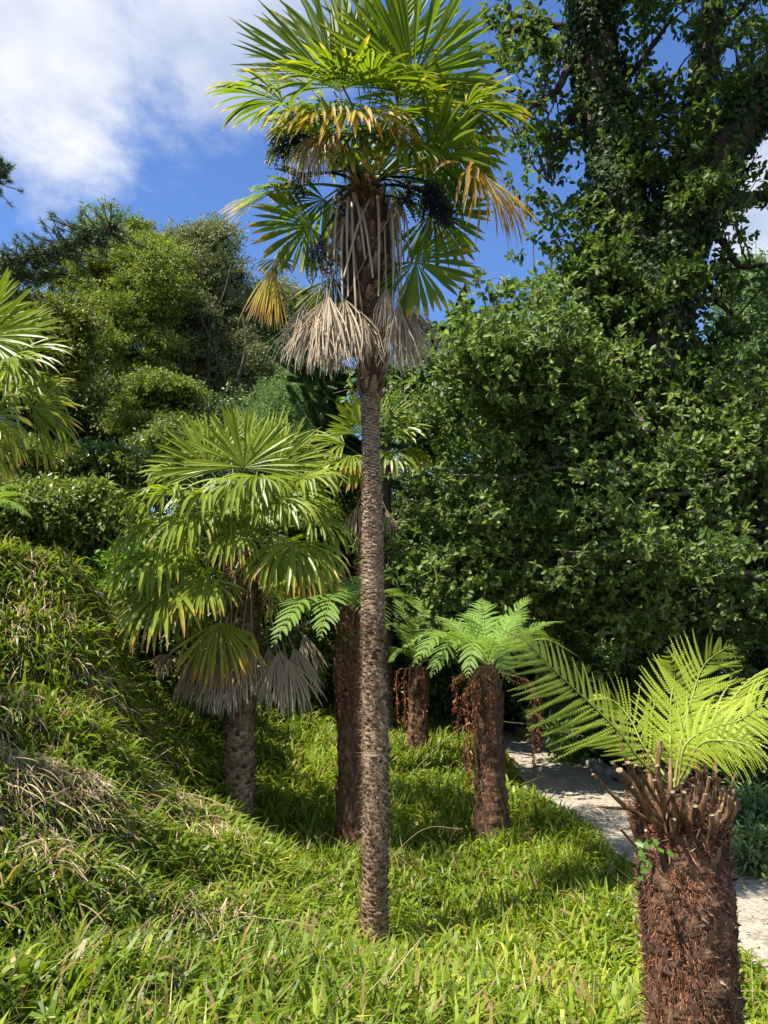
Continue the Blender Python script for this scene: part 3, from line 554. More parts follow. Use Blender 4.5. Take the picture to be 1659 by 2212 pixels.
palm2 = palm('short bushy fan palm with grey skirt at the foot of the grassy bank', P(512, 1745, Y2), P(525, 1175, Y2), [
 (527, 1010, -.2, 527, 800, -.1, .62, 190, .10, 0, .25, (0, -1, .3)), (452, 1012, .1, 340, 900, .2, .62, 150, .10, 0, .25, (-.1, -.9, .5)), (598, 1012, .1, 700, 915, .2, .60, 150, .16, 0, .3, (.1, -.9, .5)),
 (500, 985, .5, 440, 880, .7, .6, 150, .1, 0, .2, (0, -1, .4)), (570, 985, .5, 610, 880, .7, .6, 150, .1, 0, .2, (0, -1, .4)), (648, 1035, -.1, 770, 1010, -.2, .56, 170, .30, 0, .4, (.3, -.4, .9)),
 (660, 1080, .3, 770, 1110, .4, .52, 180, .35, 0, .4, (.3, -.3, 1)), (375, 1065, -.2, 280, 1060, -.5, .68, 170, .55, 0, .3, (-.4, -.3, 1)), (400, 1030, .2, 330, 1000, .3, .5, 170, .35, 0, .3, (-.3, -.2, 1)),
 (525, 1035, -.5, 510, 1070, -1.0, .60, 190, .62, 0, .25, (0, -.3, 1)), (455, 1060, -.45, 420, 1080, -.9, .52, 190, .62, 0, .25, (0, -.3, 1)), (600, 1075, -.45, 650, 1110, -.9, .52, 180, .62, 0, .3, (0, -.3, 1)),
 (350, 1185, -.35, 270, 1230, -.6, .70, 160, .6, .06, .4, (-.4, -.5, .8)), (362, 1268, -.4, 300, 1330, -.6, .74, 160, .45, .16, .6, (-.3, -.6, .7)), (345, 1120, -.1, 260, 1160, -.2, .68, 150, .5, .0, .5, (-.4, -.3, .8)),
 (640, 1172, -.35, 670, 1240, -.6, .68, 160, .55, .16, .6, (.2, -.6, .7)), (665, 1190, .2, 730, 1230, .3, .48, 160, .40, .06, .6, (.3, -.2, .8)), (474, 1343, -.35, 480, 1450, -.45, .62, 130, .22, .27, .55, (0, -1, .35)),
 (400, 1170, .5, 340, 1200, .8, .55, 190, .3, 0, .3, (-.1, .6, .5)), (440, 1220, .5, 400, 1290, .7, .5, 190, .3, 0, .3, (0, .8, .5)), (600, 1180, .6, 660, 1230, .9, .55, 190, .3, 0, .3, (.1, .6, .5)), (590, 1270, .4, 640, 1320, .6, .5, 190, .3, 0, .3, (0, .8, .5)),
 (410, 1110, -.4, 350, 1160, -.9, .6, 170, .5, .02, .4, (-.2, -.5, .9)), (500, 1150, -.5, 490, 1230, -1.0, .45, 160, .6, .05, .5, (0, -.5, .8)), (385, 1230, -.1, 320, 1310, -.3, .7, 150, .45, .08, .7, (-.3, -.4, .8)), (680, 1120, .1, 760, 1160, .0, .55, 150, .5, .06, .5, (.3, -.4, .8)), (650, 1230, -.1, 700, 1310, -.3, .5, 140, .45, .12, .6, (.2, -.6, .7)), (560, 1030, -.5, 590, 1040, -1.1, .5, 190, .6, 0, .3, (.1, -.3, 1)),
 (470, 1100, -.3, 440, 1170, -.7, .48, 170, .5, 0, .35, (0, -.4, .9)), (560, 1090, -.2, 575, 1150, -.5, .5, 180, .6, 0, .35, (0, -.3, .9)), (430, 1120, .0, 330, 1140, -.1, .5, 170, .45, 0, .35, (-.2, -.5, .9)),
 (560, 1000, .8, 560, 900, 1.0, .5, 170, .1, 0, .2, (0, -1, .4)), (620, 1060, .5, 700, 1040, .8, .55, 170, .3, 0, .3, (.2, -.5, .8)), (440, 1250, -.45, 430, 1340, -.8, .5, 150, .5, .1, .6, (0, -.6, .7)), (590, 1190, -.45, 600, 1270, -.8, .5, 160, .55, .05, .5, (0, -.5, .8)), (420, 1290, .1, 380, 1370, .1, .45, 150, .35, .1, .7, (0, -.8, .4)),
 ], [(520, 1240, 362, 1412, .1, 345, 1470, .24, 150), (530, 1240, 430, 1390, -.1, 420, 1500, .52, 70), (500, 1250, 500, 1400, -.28, 492, 1530, .62, 60), (530, 1260, 460, 1410, -.2, 452, 1540, .55, 60),
     (560, 1260, 606, 1405, -.15, 600, 1500, .50, 75), (570, 1260, 622, 1425, -.22, 630, 1520, .52, 80), (560, 1250, 580, 1400, .1, 585, 1500, .5, 60), (560, 1250, 655, 1370, .1, 680, 1450, .4, 60), (540, 1250, 545, 1380, -.3, 535, 1500, .5, 50),
     (520, 1250, 475, 1370, .2, 465, 1500, .55, 80), (510, 1250, 415, 1420, .05, 402, 1520, .45, 55), (530, 1250, 490, 1420, -.3, 478, 1540, .5, 70), (540, 1250, 520, 1390, -.3, 520, 1530, .55, 60), (560, 1250, 635, 1400, .0, 660, 1500, .5, 70), (570, 1250, 600, 1410, -.3, 585, 1520, .48, 50)], Y2, [.145, .14, .125, .115, .13, .14, .09], 700, n=36, hinge=.55)
Y3 = 9.8
palm3 = palm('fan palm half hidden behind the tall bare trunk with yellowing lower fronds', P(806, 1640, Y3), P(800, 1010, Y3), [
 (780, 935, -.2, 755, 870, -.2, .5, 150, .1, 0, .3, (0, -1, .4)), (745, 960, -.2, 670, 945, -.3, .55, 150, .3, .05, .5, (-.2, -.6, .8)), (850, 925, -.1, 925, 915, -.1, .5, 160, .3, 0, .4, (.2, -.6, .8)),
 (830, 910, .1, 870, 860, .2, .5, 150, .1, 0, .3, (0, -1, .4)), (760, 985, -.3, 700, 1010, -.6, .55, 160, .5, .16, .7, (-.2, -.4, 1)), (840, 975, -.3, 860, 1020, -.7, .5, 170, .55, .05, .6, (.1, -.3, 1)), (870, 970, .1, 945, 1005, .1, .5, 140, .35, .15, .8, (.3, -.4, .9)),
 (780, 1010, -.35, 770, 1060, -.7, .45, 170, .55, .15, .7, (0, -.4, 1)), (800, 920, .4, 800, 850, .5, .5, 160, .1, 0, .3, (0, -1, .4)), (720, 990, .2, 650, 1010, .3, .5, 160, .3, .1, .6, (-.3, -.2, .9))],
 [(790, 1050, 772, 1090, -.2, 765, 1170, .42, 70), (810, 1050, 835, 1100, -.15, 845, 1170, .36, 60), (800, 1050, 790, 1120, -.1, 785, 1200, .4, 60)], Y3, [.14, .13, .12, .13, .15, .09], 800, n=26)
Y4 = 6.6
palm4 = palm('fan palm at the left edge with drooping olive fronds above the bank', P(-210, 1120, Y4), P(-100, 800, Y4), [
 (-30, 730, -.2, 70, 620, -.3, .62, 180, .15, 0, .25, (.3, -1, .4)), (0, 745, .1, 110, 690, .1, .62, 130, .25, 0, .3, (.3, -.7, .7)), (10, 775, -.2, 150, 745, -.3, .62, 120, .35, 0, .4, (.2, -.6, .8)),
 (10, 850, 0, 150, 820, 0, .66, 100, .25, .05, .5, (.2, -.4, .9)), (70, 880, -.2, 180, 960, -.3, .58, 120, .30, .10, .6, (.1, .8, .6)), (-10, 900, -.3, 80, 940, -.5, .5, 170, .4, .12, .6, (.1, .8, .6)), (-20, 960, -.1, 60, 990, -.2, .4, 150, .4, .2, .6, (0, .8, .6)),
 (-60, 700, .2, -40, 560, .3, .6, 160, .1, 0, .2, (0, -1, .4)), (-200, 750, 0, -350, 700, 0, .6, 170, .3, 0, .3, (-.3, -.6, .8)), (-180, 850, 0, -300, 900, 0, .6, 170, .4, 0, .3, (-.3, -.6, .8)),
 (0, 830, .3, 120, 860, .5, .6, 160, .4, 0, .4, (.2, -.3, 1)), (30, 800, -.1, 130, 830, -.4, .55, 150, .6, 0, .4, (.2, -.3, 1))], [], Y4, [.13, .13, .12, .13, .15, .09], 900, n=32)

# ------------------------------------------------------------------ tree ferns
def fern_frond(g, gs, pts, side_hint, pl, n=20, m=18, droop=.35, ang=25, seed=0, lift=.0, r0=.5, start=.12, rr=.006, sideasym=(1, 1)):
    rng = np.random.default_rng(seed); c = resample(pts, n*2); T = norm(np.gradient(c, axis=0)); sh = norm(side_hint)
    tube(gs, c, [rr*1.5, rr, rr*.25], 5, cap=False)
    flen = np.linalg.norm(np.diff(c, axis=0), axis=1).sum()*(1-start)/n
    for i in range(n):
        u = start+(1-start)*(i+.5)/n; k = min(int(u*(2*n-1)), 2*n-1); t = T[k]; sd0 = norm(sh-t*np.dot(sh, t)); nr = norm(np.cross(t, sd0)); 
        if nr[2] < 0: nr = -nr
        env = min(1, .25+1.25*((u-start)/(.42-start))**.9) if u < .42 else (1-((u-.42)/.58)**1.9)*.97+.03
        for sg in (1, -1):
            L = pl*env*rng.uniform(.85, 1.07)*sideasym[0 if sg > 0 else 1]; a = radians(ang+25*u+rng.normal(0, 5))
            d = norm(sd0*sg*cos(a)+t*sin(a)+nr*lift); mm = max(6, int(m*(.35+.65*env)))
            q = (np.arange(mm)+.5)/mm; dl = np.repeat(d[None], mm, 0)+np.array([0, 0, -1.])*(droop*rng.uniform(.6, 1.5)*q**1.3)[:, None]+t*(.35*q**1.5*rng.uniform(.3, 1.3))[:, None]; dl = norm(dl)
            pp = c[k]+np.cumsum(dl, 0)*L/mm
            w = min(L*.22, flen*.60)*(np.clip(1-q, 0, 1)**.65*.93+.07)*np.minimum(1, .55+q*4)
            ps = np.cross(dl, nr); ps = norm(ps)
            rv = np.clip(r0+rng.normal(0, .15), 0, 1)
            sp = L/mm*.72
            for s2 in (1, -1):
                dd = norm(ps*s2+dl*.42-nr*.18)*w[:, None]; h = dl*sp*.5
                dd = dd*rng.uniform(.85, 1.1, (mm, 1)); V = np.stack([pp-h*1.25, pp-h*.5+dd*.55, pp+dd+h*1.0, pp+h*1.1+dd*.45, pp+h*1.25], 1)
                g.add(V.reshape(-1, 3), np.arange(mm*5).reshape(mm, 5), rv)
def tree_fern(label, bpt, tpt, rads, fronds, seed, mat='fern', hairn=3000, bend=None, pl=.2, n=26, m=18, skirt=(), name='tree_fern', barkscale=1.0, frr=.004, hw=(.035, .0013)):
    rng = np.random.default_rng(seed); root = thing(name, (bpt[0], bpt[1], gz(bpt[0], bpt[1])), label, 'tree fern')
    pts = resample(bend if bend is not None else [bpt-np.array([0, 0, .2]), bpt, (bpt+tpt)/2, tpt], 140)
    g = G(); tube(g, pts, rads, 26, jitter=.055, rng=rng); tr = g.build('trunk', M['fern_bark'], root)
    g = G(); hair(g, pts, rads, hairn, L=hw[0], wd=hw[1], rng=rng, down=.8, out=.55, curl=.9); tag(g.build('root_fibre', M['fibre_red'], tr), kind='stuff')
    if name == 'tree_fern' and seed != 1500: g = G(); scales(g, pts, rads, 110, .09, .035, rng, up=1, out=.2, r=(0, .45)); tag(g.build('leaf_base', M['leafbase'], tr, smooth=False), kind='stuff')
    for q, f in enumerate(fronds):
        g = G(); gs = G(); pr = [np.asarray(p, float) for p in f['pts']]
        t = pr[-1]-pr[0]; sh = f.get('side'); sh = np.cross(norm(t), np.array([0, 0, 1.])) if sh is None else np.asarray(sh, float)
        fern_frond(g, gs, pr, sh, f.get('pl', pl), n=f.get('n', n), m=f.get('m', m), droop=f.get('droop', .45), seed=seed+q, lift=f.get('lift', 0), start=f.get('start', .12), rr=frr, sideasym=f.get('asym', (1, 1)), r0=f.get('r0', .5))
        o = g.build('frond', M[f.get('mat', mat)], root, smooth=False); gs.build('stalk', M['fern_stalk'], o)
    for q, (a, L, n_s) in enumerate(skirt):
        n_s = n_s*3//2       # hanging brown dead fronds
        g = G(); a = np.asarray(a, float)
        pt = resample([tpt+(a-tpt)*.3, a, a+np.array([0, 0, -L*.5])+rng.normal(0, .03, 3), a+np.array([0, 0, -L])], 40); tube(g, pt, [.006, .003], 4, r=.6)
        k = rng.integers(8, 40, n_s); d = norm(rng.normal(0, 1, (n_s, 3))*[.8, .8, .3]+[0, 0, -1.1])
        g.inst(*LONG, basis(d, rand_unit(rng, n_s))*(.04*rng.uniform(.4, 1.4, n_s))[:, None, None], pt[k]+rng.normal(0, .016, (n_s, 3)), rng.uniform(.0, .9, n_s)); g.build('dead_frond', M['fibre_red'], root)
    return root, tr, pts
def arch(c, px, py, dY, Yc, rise=.25, n=5):
    """frond spine from crown point c, rising then falling to the tip seen at (px, py)"""
    e = P(px, py, Yc+dY); return [c, c+(e-c)*.3+np.array([0, 0, rise*.75]), c+(e-c)*.65+np.array([0, 0, rise]), e]

# foreground fern
YF = 3.0
def Q(x, y, d=0.): return P(1042.4+x*.3717, 1316.7+y*.3717, YF+d)
ft = P(1462, 1730, YF); fb = [P(1512, 2420, YF), P(1500, 2212, YF), P(1484, 1980, YF), P(1474, 1850, YF), P(1464, 1715, YF)]
fr = [
 dict(pts=[P(1445, 1695, YF), Q(920, 880, -.05), Q(800, 720, -.08), Q(620, 540, -.12), Q(430, 365, -.2), Q(250, 185, -.28), Q(120, 120, -.32)], side=(-.45, -.5, -.75), pl=.265, droop=.15, n=32, m=24, start=.2, asym=(1.25, .6)),
 dict(pts=[P(1450, 1695, YF), Q(935, 790, .1), Q(860, 640, .15), Q(760, 530, .2), Q(620, 500, .25)], side=(.5, -.8, -.25), pl=.20, droop=.3, n=20, m=16, start=.15),
 dict(pts=[P(1457, 1700, YF), Q(1150, 790, 0), Q(1215, 520, .03), Q(1290, 320, .05), Q(1440, 205, 0)], side=(1, -.1, -.12), pl=.235, droop=.12, n=32, m=24, start=.1),
 dict(pts=[P(1450, 1690, YF), Q(1090, 720, .18), Q(1095, 520, .25), Q(1115, 370, .28), Q(1070, 235, .22)], side=(1, .1, -.1), pl=.20, droop=.15, n=22, m=20, start=.12),
 dict(pts=[P(1465, 1700, YF), Q(1180, 790, -.05), Q(1330, 690, -.1), Q(1490, 645, -.15), Q(1620, 560, -.22), Q(1800, 500, -.3)], side=(.15, -.75, -.7), pl=.20, droop=.75, n=30, m=22, start=.12),
 dict(pts=[P(1470, 1700, YF), Q(1300, 760, .3), Q(1500, 640, .5), Q(1700, 640, .6), Q(1860, 760, .7)], side=(.2, -.8, -.5), pl=.24, droop=.55, n=22, m=20, start=.12),
 dict(pts=[P(1470, 1700, YF), Q(1450, 520, .3), Q(1700, 330, .5), Q(1900, 420, .6)], side=(.3, -.8, .3), pl=.18, droop=.3, n=30, m=26),
 dict(pts=[P(1462, 1700, YF), Q(1250, 800, -.1), Q(1400, 760, -.25), Q(1560, 800, -.4), Q(1680, 900, -.5)], side=(.2, -.8, -.5), pl=.16, droop=.6, n=26, m=18, start=.25),
 dict(pts=[P(1455, 1690, YF), Q(1180, 600, .5), Q(1330, 440, .8), Q(1450, 480, 1.0)], side=(.6, -.6, .3), pl=.16, droop=.4, n=18, m=16),
]
ffern, ftr, fpts = tree_fern('large foreground tree fern, lime fronds over cut brown stalks and thick red-brown trunk', fb[1], ft, [.172, .166, .160, .158, .161, .165, .158, .115], fr, 1500, mat='fern_lime', hairn=22000, hw=(.026, .0011), bend=fb, frr=.004)
rng = np.random.default_rng(77); g = G()
scales(g, fpts[10:], [.160, .157, .157, .160, .156, .125], 260, .065, .026, rng, up=1.0, out=.10, seat=1.0, r=(0, .5))
n_ = 2600; k = rng.integers(12, 138, n_); th = rng.random(n_)*2*pi; T, A, B = frames(fpts); o = np.cos(th)[:, None]*A[k]+np.sin(th)[:, None]*B[k]
g.inst(*LONG, basis(norm(T[k]*.7+o*.45+rng.normal(0, .5, (n_, 3))), o)*(.03*rng.uniform(.4, 1.5, n_))[:, None, None], fpts[k]+o*.157, rng.uniform(0, .8, n_))
tag(g.build('leaf_base', M['leafbase'], ftr, smooth=False), kind='stuff')
def cut_stalk(root, a, b, r, seed):
    rng = np.random.default_rng(seed); g = G(); d = norm(b-a); mid = (a+b)/2+np.array([0, 0, -.02])+rng.normal(0, .004, 3)
    tube(g, [a, mid, b], [r*1.3, r*1.0, r*rng.uniform(.6, 1.0)], 9, n=9, flat=rng.uniform(.5, .9), jitter=.12, rng=rng, mi=0, capmi=1)
    g.build('cut_stalk', [M['cut_stalk'], M['cut_end']], root, smooth=True)
ends = [(690, 980, -.1), (810, 725, .0), (765, 930, -.1), (870, 910, -.15), (915, 950, -.2), (1000, 1020, -.22), (1035, 770, 0), (1070, 860, -.05), (1010, 950, -.15), (1090, 1080, -.22), (1240, 1130, -.2), (1340, 870, 0),
        (1300, 900, .05), (1395, 1060, -.1), (1455, 930, 0), (1460, 1060, -.05), (1480, 1140, -.1), (1150, 1030, -.2), (1200, 960, 0), (670, 1130, -.1), (830, 980, -.2), (1380, 960, .1), (800, 1290, -.15), (850, 1060, -.22),
        (960, 880, .1), (1240, 1040, -.15), (1420, 1000, .15), (880, 1000, .1), (1100, 900, .15), (1250, 850, .15), (1330, 1000, -.18), (740, 1040, .0), (1160, 1080, -.24)]
for q, (x, y, d) in enumerate(ends):
    b = Q(x, y, d); cen = np.array([ft[0]+.015, ft[1], 0]); o = np.array([b[0]-cen[0], d*1.2-.02, 0]); o = o/max(np.linalg.norm(o), .05)
    a = np.array([cen[0], YF, 0])+o*.115*min(1, abs(b[0]-cen[0])/.08+.4); a[2] = min(ft[2]-.04, b[2]-.10)-.05*rng.random()
    if x == 670: a = P(1410, 1740, YF-.05)
    b = b+(b-a)*rng.uniform(-.05, .18)+rng.normal(0, .008, 3); cut_stalk(ffern, a, b, rng.uniform(.006, .0135), 40+q)
for q in range(26):     # short stumps round the top of the trunk
    th = q*2.4; o = np.array([cos(th), sin(th), 0]); z = ft[2]-.05-rng.random()*.16; a = np.array([ft[0]+.01, YF, z])+o*.135
    cut_stalk(ffern, a, a+o*rng.uniform(.03, .07)+np.array([0, 0, rng.uniform(.07, .15)]), rng.uniform(.009, .014), 90+q)
g = G(); n_ = 3000; th = rng.random(n_)*2*pi; rr = .04+.12*np.sqrt(rng.random(n_)); pp = np.stack([ft[0]+np.cos(th)*rr, YF+np.sin(th)*rr, ft[2]-.02-.13*rng.random(n_)], 1)
g.inst(*LONG, basis(norm(rng.normal(0, 1, (n_, 3))+[0, 0, .6]), rand_unit(rng, n_))*(.045*rng.uniform(.4, 1.5, n_))[:, None, None]*np.array([1, .35, .35])[None, :, None], pp, rng.random(n_)*.8)
tag(g.build('crown_fibre', M['fibre_red'], ftr), kind='stuff')
g = G()      # frayed ends and curled dead bits among the cut stalks
for q in range(60):
    th = rng.random()*2*pi; a = np.array([ft[0]+cos(th)*rng.uniform(.04, .2), YF+sin(th)*rng.uniform(.04, .2), ft[2]+rng.uniform(-.1, .22)]); p_ = [a]
    d_ = norm(rng.normal(0, 1, 3)+[cos(th)*.8, sin(th)*.8, .1])
    for _ in range(5): d_ = norm(d_+rng.normal(0, .4, 3)+[0, 0, -.35]); p_.append(p_[-1]+d_*.022)
    tube(g, p_, [.0018, .0006], 3, n=10, r=rng.random(), cap=False)
tag(g.build('dead_tendrils', M['fibre'], ftr), kind='stuff')
# ivy sprig on it
g = G(); a = P(1395, 1880, YF-.2); pt = resample([a, P(1385, 1840, YF-.21), P(1400, 1815, YF-.2), P(1420, 1835, YF-.19)], 20); tube(g, pt, .0016, 4)
k = rng.integers(0, 20, 16); nrm_ = norm(np.stack([rng.normal(-.1, .3, 16), -np.ones(16), rng.normal(.6, .2, 16)], 1))
g.inst(*IVYL, basis(np.cross(nrm_, rand_unit(rng, 16)), nrm_)*(.028*rng.uniform(.6, 1.2, 16))[:, None, None], pt[k]+rng.normal(0, .012, (16, 3))-[0, .02, 0], rng.random(16))
tag(g.build('ivy_sprig', M['bush_bright'], origin=a), 'small green ivy sprig clinging to the foreground fern trunk', 'ivy')

def crown_list(c, Yc, lst, **k): return [dict(pts=arch(c, *a[:3], Yc, rise=a[3]), **{**k, **(a[4] if len(a) > 4 else {})}) for a in lst]
# middle fern
Ym = 7.8; cm = P(1050, 1440, Ym)
tree_fern('bright green tree fern with a full spreading crown beside the path', P(1062, 1785, Ym), cm, [.19, .165, .15, .14, .14, .16, .11],
 crown_list(cm, Ym, [(848, 1418, -.4, .25), (882, 1362, .3, .12), (940, 1330, .6, .1), (1010, 1318, 1.0, .1), (1142, 1285, .3, .05), (1222, 1342, .5, .12), (1250, 1418, -.1, .20), (1040, 1290, .9, .1),
   (1100, 1475, -1.0, .3), (1010, 1465, -.9, .3), (1165, 1445, -.6, .25), (930, 1465, -.8, .3), (1185, 1380, 1.0, .2), (960, 1365, 1.0, .2), (1085, 1330, 1.1, .12), (890, 1440, -.9, .3), (1140, 1330, .9, .15), (1200, 1460, .1, .25), (985, 1350, -.1, .2)], pl=.25, droop=.5, lift=.15), 1600, hairn=6000, hw=(.03, .0014), n=24, m=16, pl=.24,
 skirt=[(P(1010, 1480, Ym-.15), .9, 260), (P(1022, 1470, Ym-.2), .5, 160), (P(1150, 1480, Ym-.1), .75, 220), (P(1160, 1500, Ym+.1), .6, 180), (P(1060, 1480, Ym-.22), .45, 150), (P(980, 1470, Ym+.1), .3, 120), (P(1005, 1500, Ym), .7, 150)])
# fern behind the hero palm
Yb = 7.5; cb = P(752, 1310, Yb)
tree_fern('tall tree fern standing just behind the tall palm trunk, its crown on brown stalks', P(757, 1810, Yb), cb, [.15, .13, .12, .11, .115, .145, .13, .08],
 crown_list(cb, Yb, [(560, 1272, -.9, .14), (585, 1400, -1.3, .26), (690, 1385, -1.2, .25), (620, 1330, -.6, .2), (845, 1245, .3, .12), (930, 1330, .5, .15), (700, 1250, .9, .08), (870, 1290, 1.0, .1), (820, 1380, -.6, .2), (660, 1300, .9, .15), (790, 1240, 1.0, .05)], pl=.26, droop=.4, lift=.15), 1700, hairn=7000, hw=(.03, .0014), n=24, m=15, pl=.22,
 skirt=[(P(735, 1400, Yb-.2), .6, 200), (P(760, 1390, Yb-.2), .7, 200), (P(772, 1420, Yb-.15), .6, 150)])
rng = np.random.default_rng(9); root = [o for o in scn.objects if o.get('label', '').startswith('tall tree fern standing')][0]
for q in range(22):
    th = q*2.4; o = np.array([cos(th), sin(th), 0]); a = cb+o*.10+np.array([0, 0, -.05-rng.random()*.35]); cut_stalk(root, a, a+o*rng.uniform(.03, .09)+np.array([0, 0, rng.uniform(.15, .32)]), .012, 190+q)
g = G(); n_ = 26; c_ = P(745, 1385, Yb-.22); g.inst(*IVYL, basis(rand_unit(rng, n_), norm(rng.normal(0, .4, (n_, 3))+[0, -1, .6]))*(.045*rng.uniform(.6, 1.2, n_))[:, None, None], c_+rng.normal(0, 1, (n_, 3))*[.10, .03, .06], rng.random(n_))
tube(g, [c_+[0, .05, -.25], c_, c_+[.02, .0, .1]], .003, 4); tag(g.build('young_vine', M['bush_bright'], origin=c_), 'yellow-green leafy seedling growing on the trunk of the fern behind the palm', 'vine')
# small far fern
Ys = 11; cs = P(905, 1440, Ys)
tree_fern('small dark tree fern farthest back, left of the bright fern', P(903, 1605, Ys), cs, [.15, .14, .13, .15, .13],
 crown_list(cs, Ys, [(830, 1350, .2, .2), (850, 1290, .5, .2), (920, 1260, .6, .1), (985, 1330, .3, .2), (990, 1420, -.2, .2), (840, 1430, -.2, .2), (900, 1350, -.8, .3), (950, 1290, .9, .1)], pl=.25), 1800, hairn=2500, n=26, m=14, pl=.25, mat='fern',
 skirt=[(P(875, 1450, Ys-.2), .8, 150), (P(915, 1450, Ys-.2), .6, 120), (P(860, 1450, Ys), .7, 100)])
# fern at the left edge (only frond tips in view) and one by the path end
Ye = 8.5; ce = P(-90, 1120, Ye)
tree_fern('tree fern mostly out of frame at the left edge, frond tips over the bank', P(-90, 1330, Ye), ce, [.14, .13, .12, .1],
 crown_list(ce, Ye, [(90, 1085, 0, .18), (70, 1120, -.4, .2), (60, 1055, .4, .15), (-200, 1050, 0, .2), (-230, 1130, 0, .2), (-60, 1010, .7, .2)], pl=.25), 1900, hairn=800, n=28, m=14, pl=.24)
Yp = 14.5; cpf = P(1165, 1545, Yp)
tree_fern('low fern beside the far end of the path', P(1165, 1590, Yp), cpf, [.12, .11, .1],
 crown_list(cpf, Yp, [(1110, 1530, 0, .2), (1215, 1535, 0, .2), (1140, 1500, .3, .2), (1195, 1500, .3, .2), (1150, 1570, -.7, .2), (1130, 1555, -.3, .2)], pl=.25), 2000, hairn=400, n=20, m=10, pl=.25)

# ------------------------------------------------------------------ broadleaf crowns
def foliage(g, cl, n, tmpl, size, rng, flat=.75, per=14, upb=.9, droop=.25, outw=1.0, twigs=None, ros=0, spray=0):
    """cl: (k,4) clump centres and radii; leaves sit along twigs that run outward through each clump"""
    cl = np.asarray(cl, float); wgt = cl[:, 3]**2; wgt /= wgt.sum(); nt_ = max(1, n//per)
    k = rng.choice(len(cl), nt_, p=wgt); c = cl[k, :3]; R = cl[k, 3]
    d = norm(rand_unit(rng, nt_)*[1, 1, flat]+[0, 0, .15])*outw
    p0 = c+d*(R*rng.uniform(.0, .45, nt_))[:, None]*[1, 1, flat]; p1 = c+d*(R*(rng.uniform(.75, 1.12, nt_)+spray*rng.random(nt_)**2))[:, None]*[1, 1, flat]+[0, 0, -.05]
    if twigs is not None:
        m = rng.random(nt_) < twigs[1]
        for a, b in zip(p0[m], p1[m]): tube(twigs[0], [a, (a+b)/2+rng.normal(0, .03, 3), b], [twigs[2], twigs[2]*.4], 3, cap=False, r=rng.random())
    u = rng.random((nt_, per))**.7
    if ros: u = np.repeat(rng.random((nt_, -(-per//ros)))**.7, ros, 1)[:, :per]
    pos = p0[:, None]*(1-u[..., None])+p1[:, None]*u[..., None]
    off_ = rng.normal(0, 1, pos.shape)*size*.55
    if ros: off_ = np.repeat(rng.normal(0, 1, (nt_, -(-per//ros), 3))*size*1.0, ros, 1)[:, :per]+rng.normal(0, .06, pos.shape)*size
    pos = pos+off_; pos = pos.reshape(-1, 3)
    td = np.repeat(norm(p1-p0), per, 0); N = len(pos)
    ld = norm(td*(.45 if ros else .6)+rand_unit(rng, N)*.9+[0, 0, -droop]); up = norm(rand_unit(rng, N)*(1-upb*.5)+[0, 0, upb])
    s_ = size*rng.uniform(.6, 1.3, N); rr = np.clip(np.repeat(rng.normal(.5, .24, nt_), per)+rng.normal(0, .14, N), 0, 1)
    g.inst(tmpl[0], tmpl[1], basis(ld, up)*s_[:, None, None], pos, rr); return g
def subclumps(blobs, n, rng, rs, shell=.55, flat=1.0):
    """scatter n small clumps over the ellipsoids (x, y, z, rx, ry, rz)"""
    b = np.asarray(blobs, float); wv = (b[:, 3]*b[:, 5]); wv /= wv.sum(); k = rng.choice(len(b), n, p=wv)
    d = rand_unit(rng, n); rad_ = rng.uniform(shell, 1.13, n)**.8
    c = b[k, :3]+d*rad_[:, None]*b[k, 3:6]; return np.column_stack([c, rng.uniform(*rs, n)])
def limbs(g, trunk_pts, cl, rng, r0=.05, frac=1.0, sides=6, sag=.0, minz=None, maxl=99):
    tpz = np.asarray(trunk_pts)
    for c in cl:
        if rng.random() > frac: continue
        e = c[:3]; dist = np.linalg.norm(tpz-(e-[0, 0, .5*np.linalg.norm(e[:2]-tpz[:, :2].mean(0))])*1.0, axis=1); k = int(np.argmin(dist)); a = tpz[k]
        L = np.linalg.norm(e-a)
        if L > maxl: continue
        m1 = a+(e-a)*.35+rng.normal(0, .08, 3)*L+[0, 0, .08*L]; m2 = a+(e-a)*.7+rng.normal(0, .06, 3)*L
        tube(g, [a, m1, m2, e], [r0*(.5+.25*L**.5), r0*.5, r0*.2], sides, n=9, cap=False, r=rng.random())
def btree(name, label, cat, trunk, trad, blobs, nsub, rs, nleaf, size, mat, seed, tmpl=LEAF, bark='bark', r0=.06, frac=.6, front=(), flat=.75, shell=.5, group=None, extra=None, per=14, droop=.25):
    rng = np.random.default_rng(seed); tr = resample(trunk, 40); b0 = tr[0]
    root = thing(name, b0, label, cat, group); cl = subclumps(blobs, nsub, rng, rs, shell)
    if extra is not None: cl = np.vstack([cl, extra])
    g = G(); tube(g, tr, trad, 14, jitter=.03, rng=rng); limbs(g, tr, cl, rng, r0, frac)
    for f_ in front: tube(g, resample(f_, 20), [.07, .05, .02], 7, jitter=.08, rng=rng)
    g.build('trunk', M[bark], root)
    g = G(); foliage(g, cl, nleaf, tmpl, size, rng, flat=flat, per=per, droop=droop, upb=.45, spray=1.1); g.build('crown', M[mat], root, smooth=False); return root
def E(px, py, Y, rx, rz, ry=None):   # ellipsoid seen at a pixel, radii in pixels
    c = P(px, py, Y); k = Y/FPX; return [*c, rx*k, (ry*k if ry else rx*k), rz*k]
def GP(px, Y): c = P(px, 1300, Y); return np.array([c[0], c[1], gz(c[0], c[1])-.3])

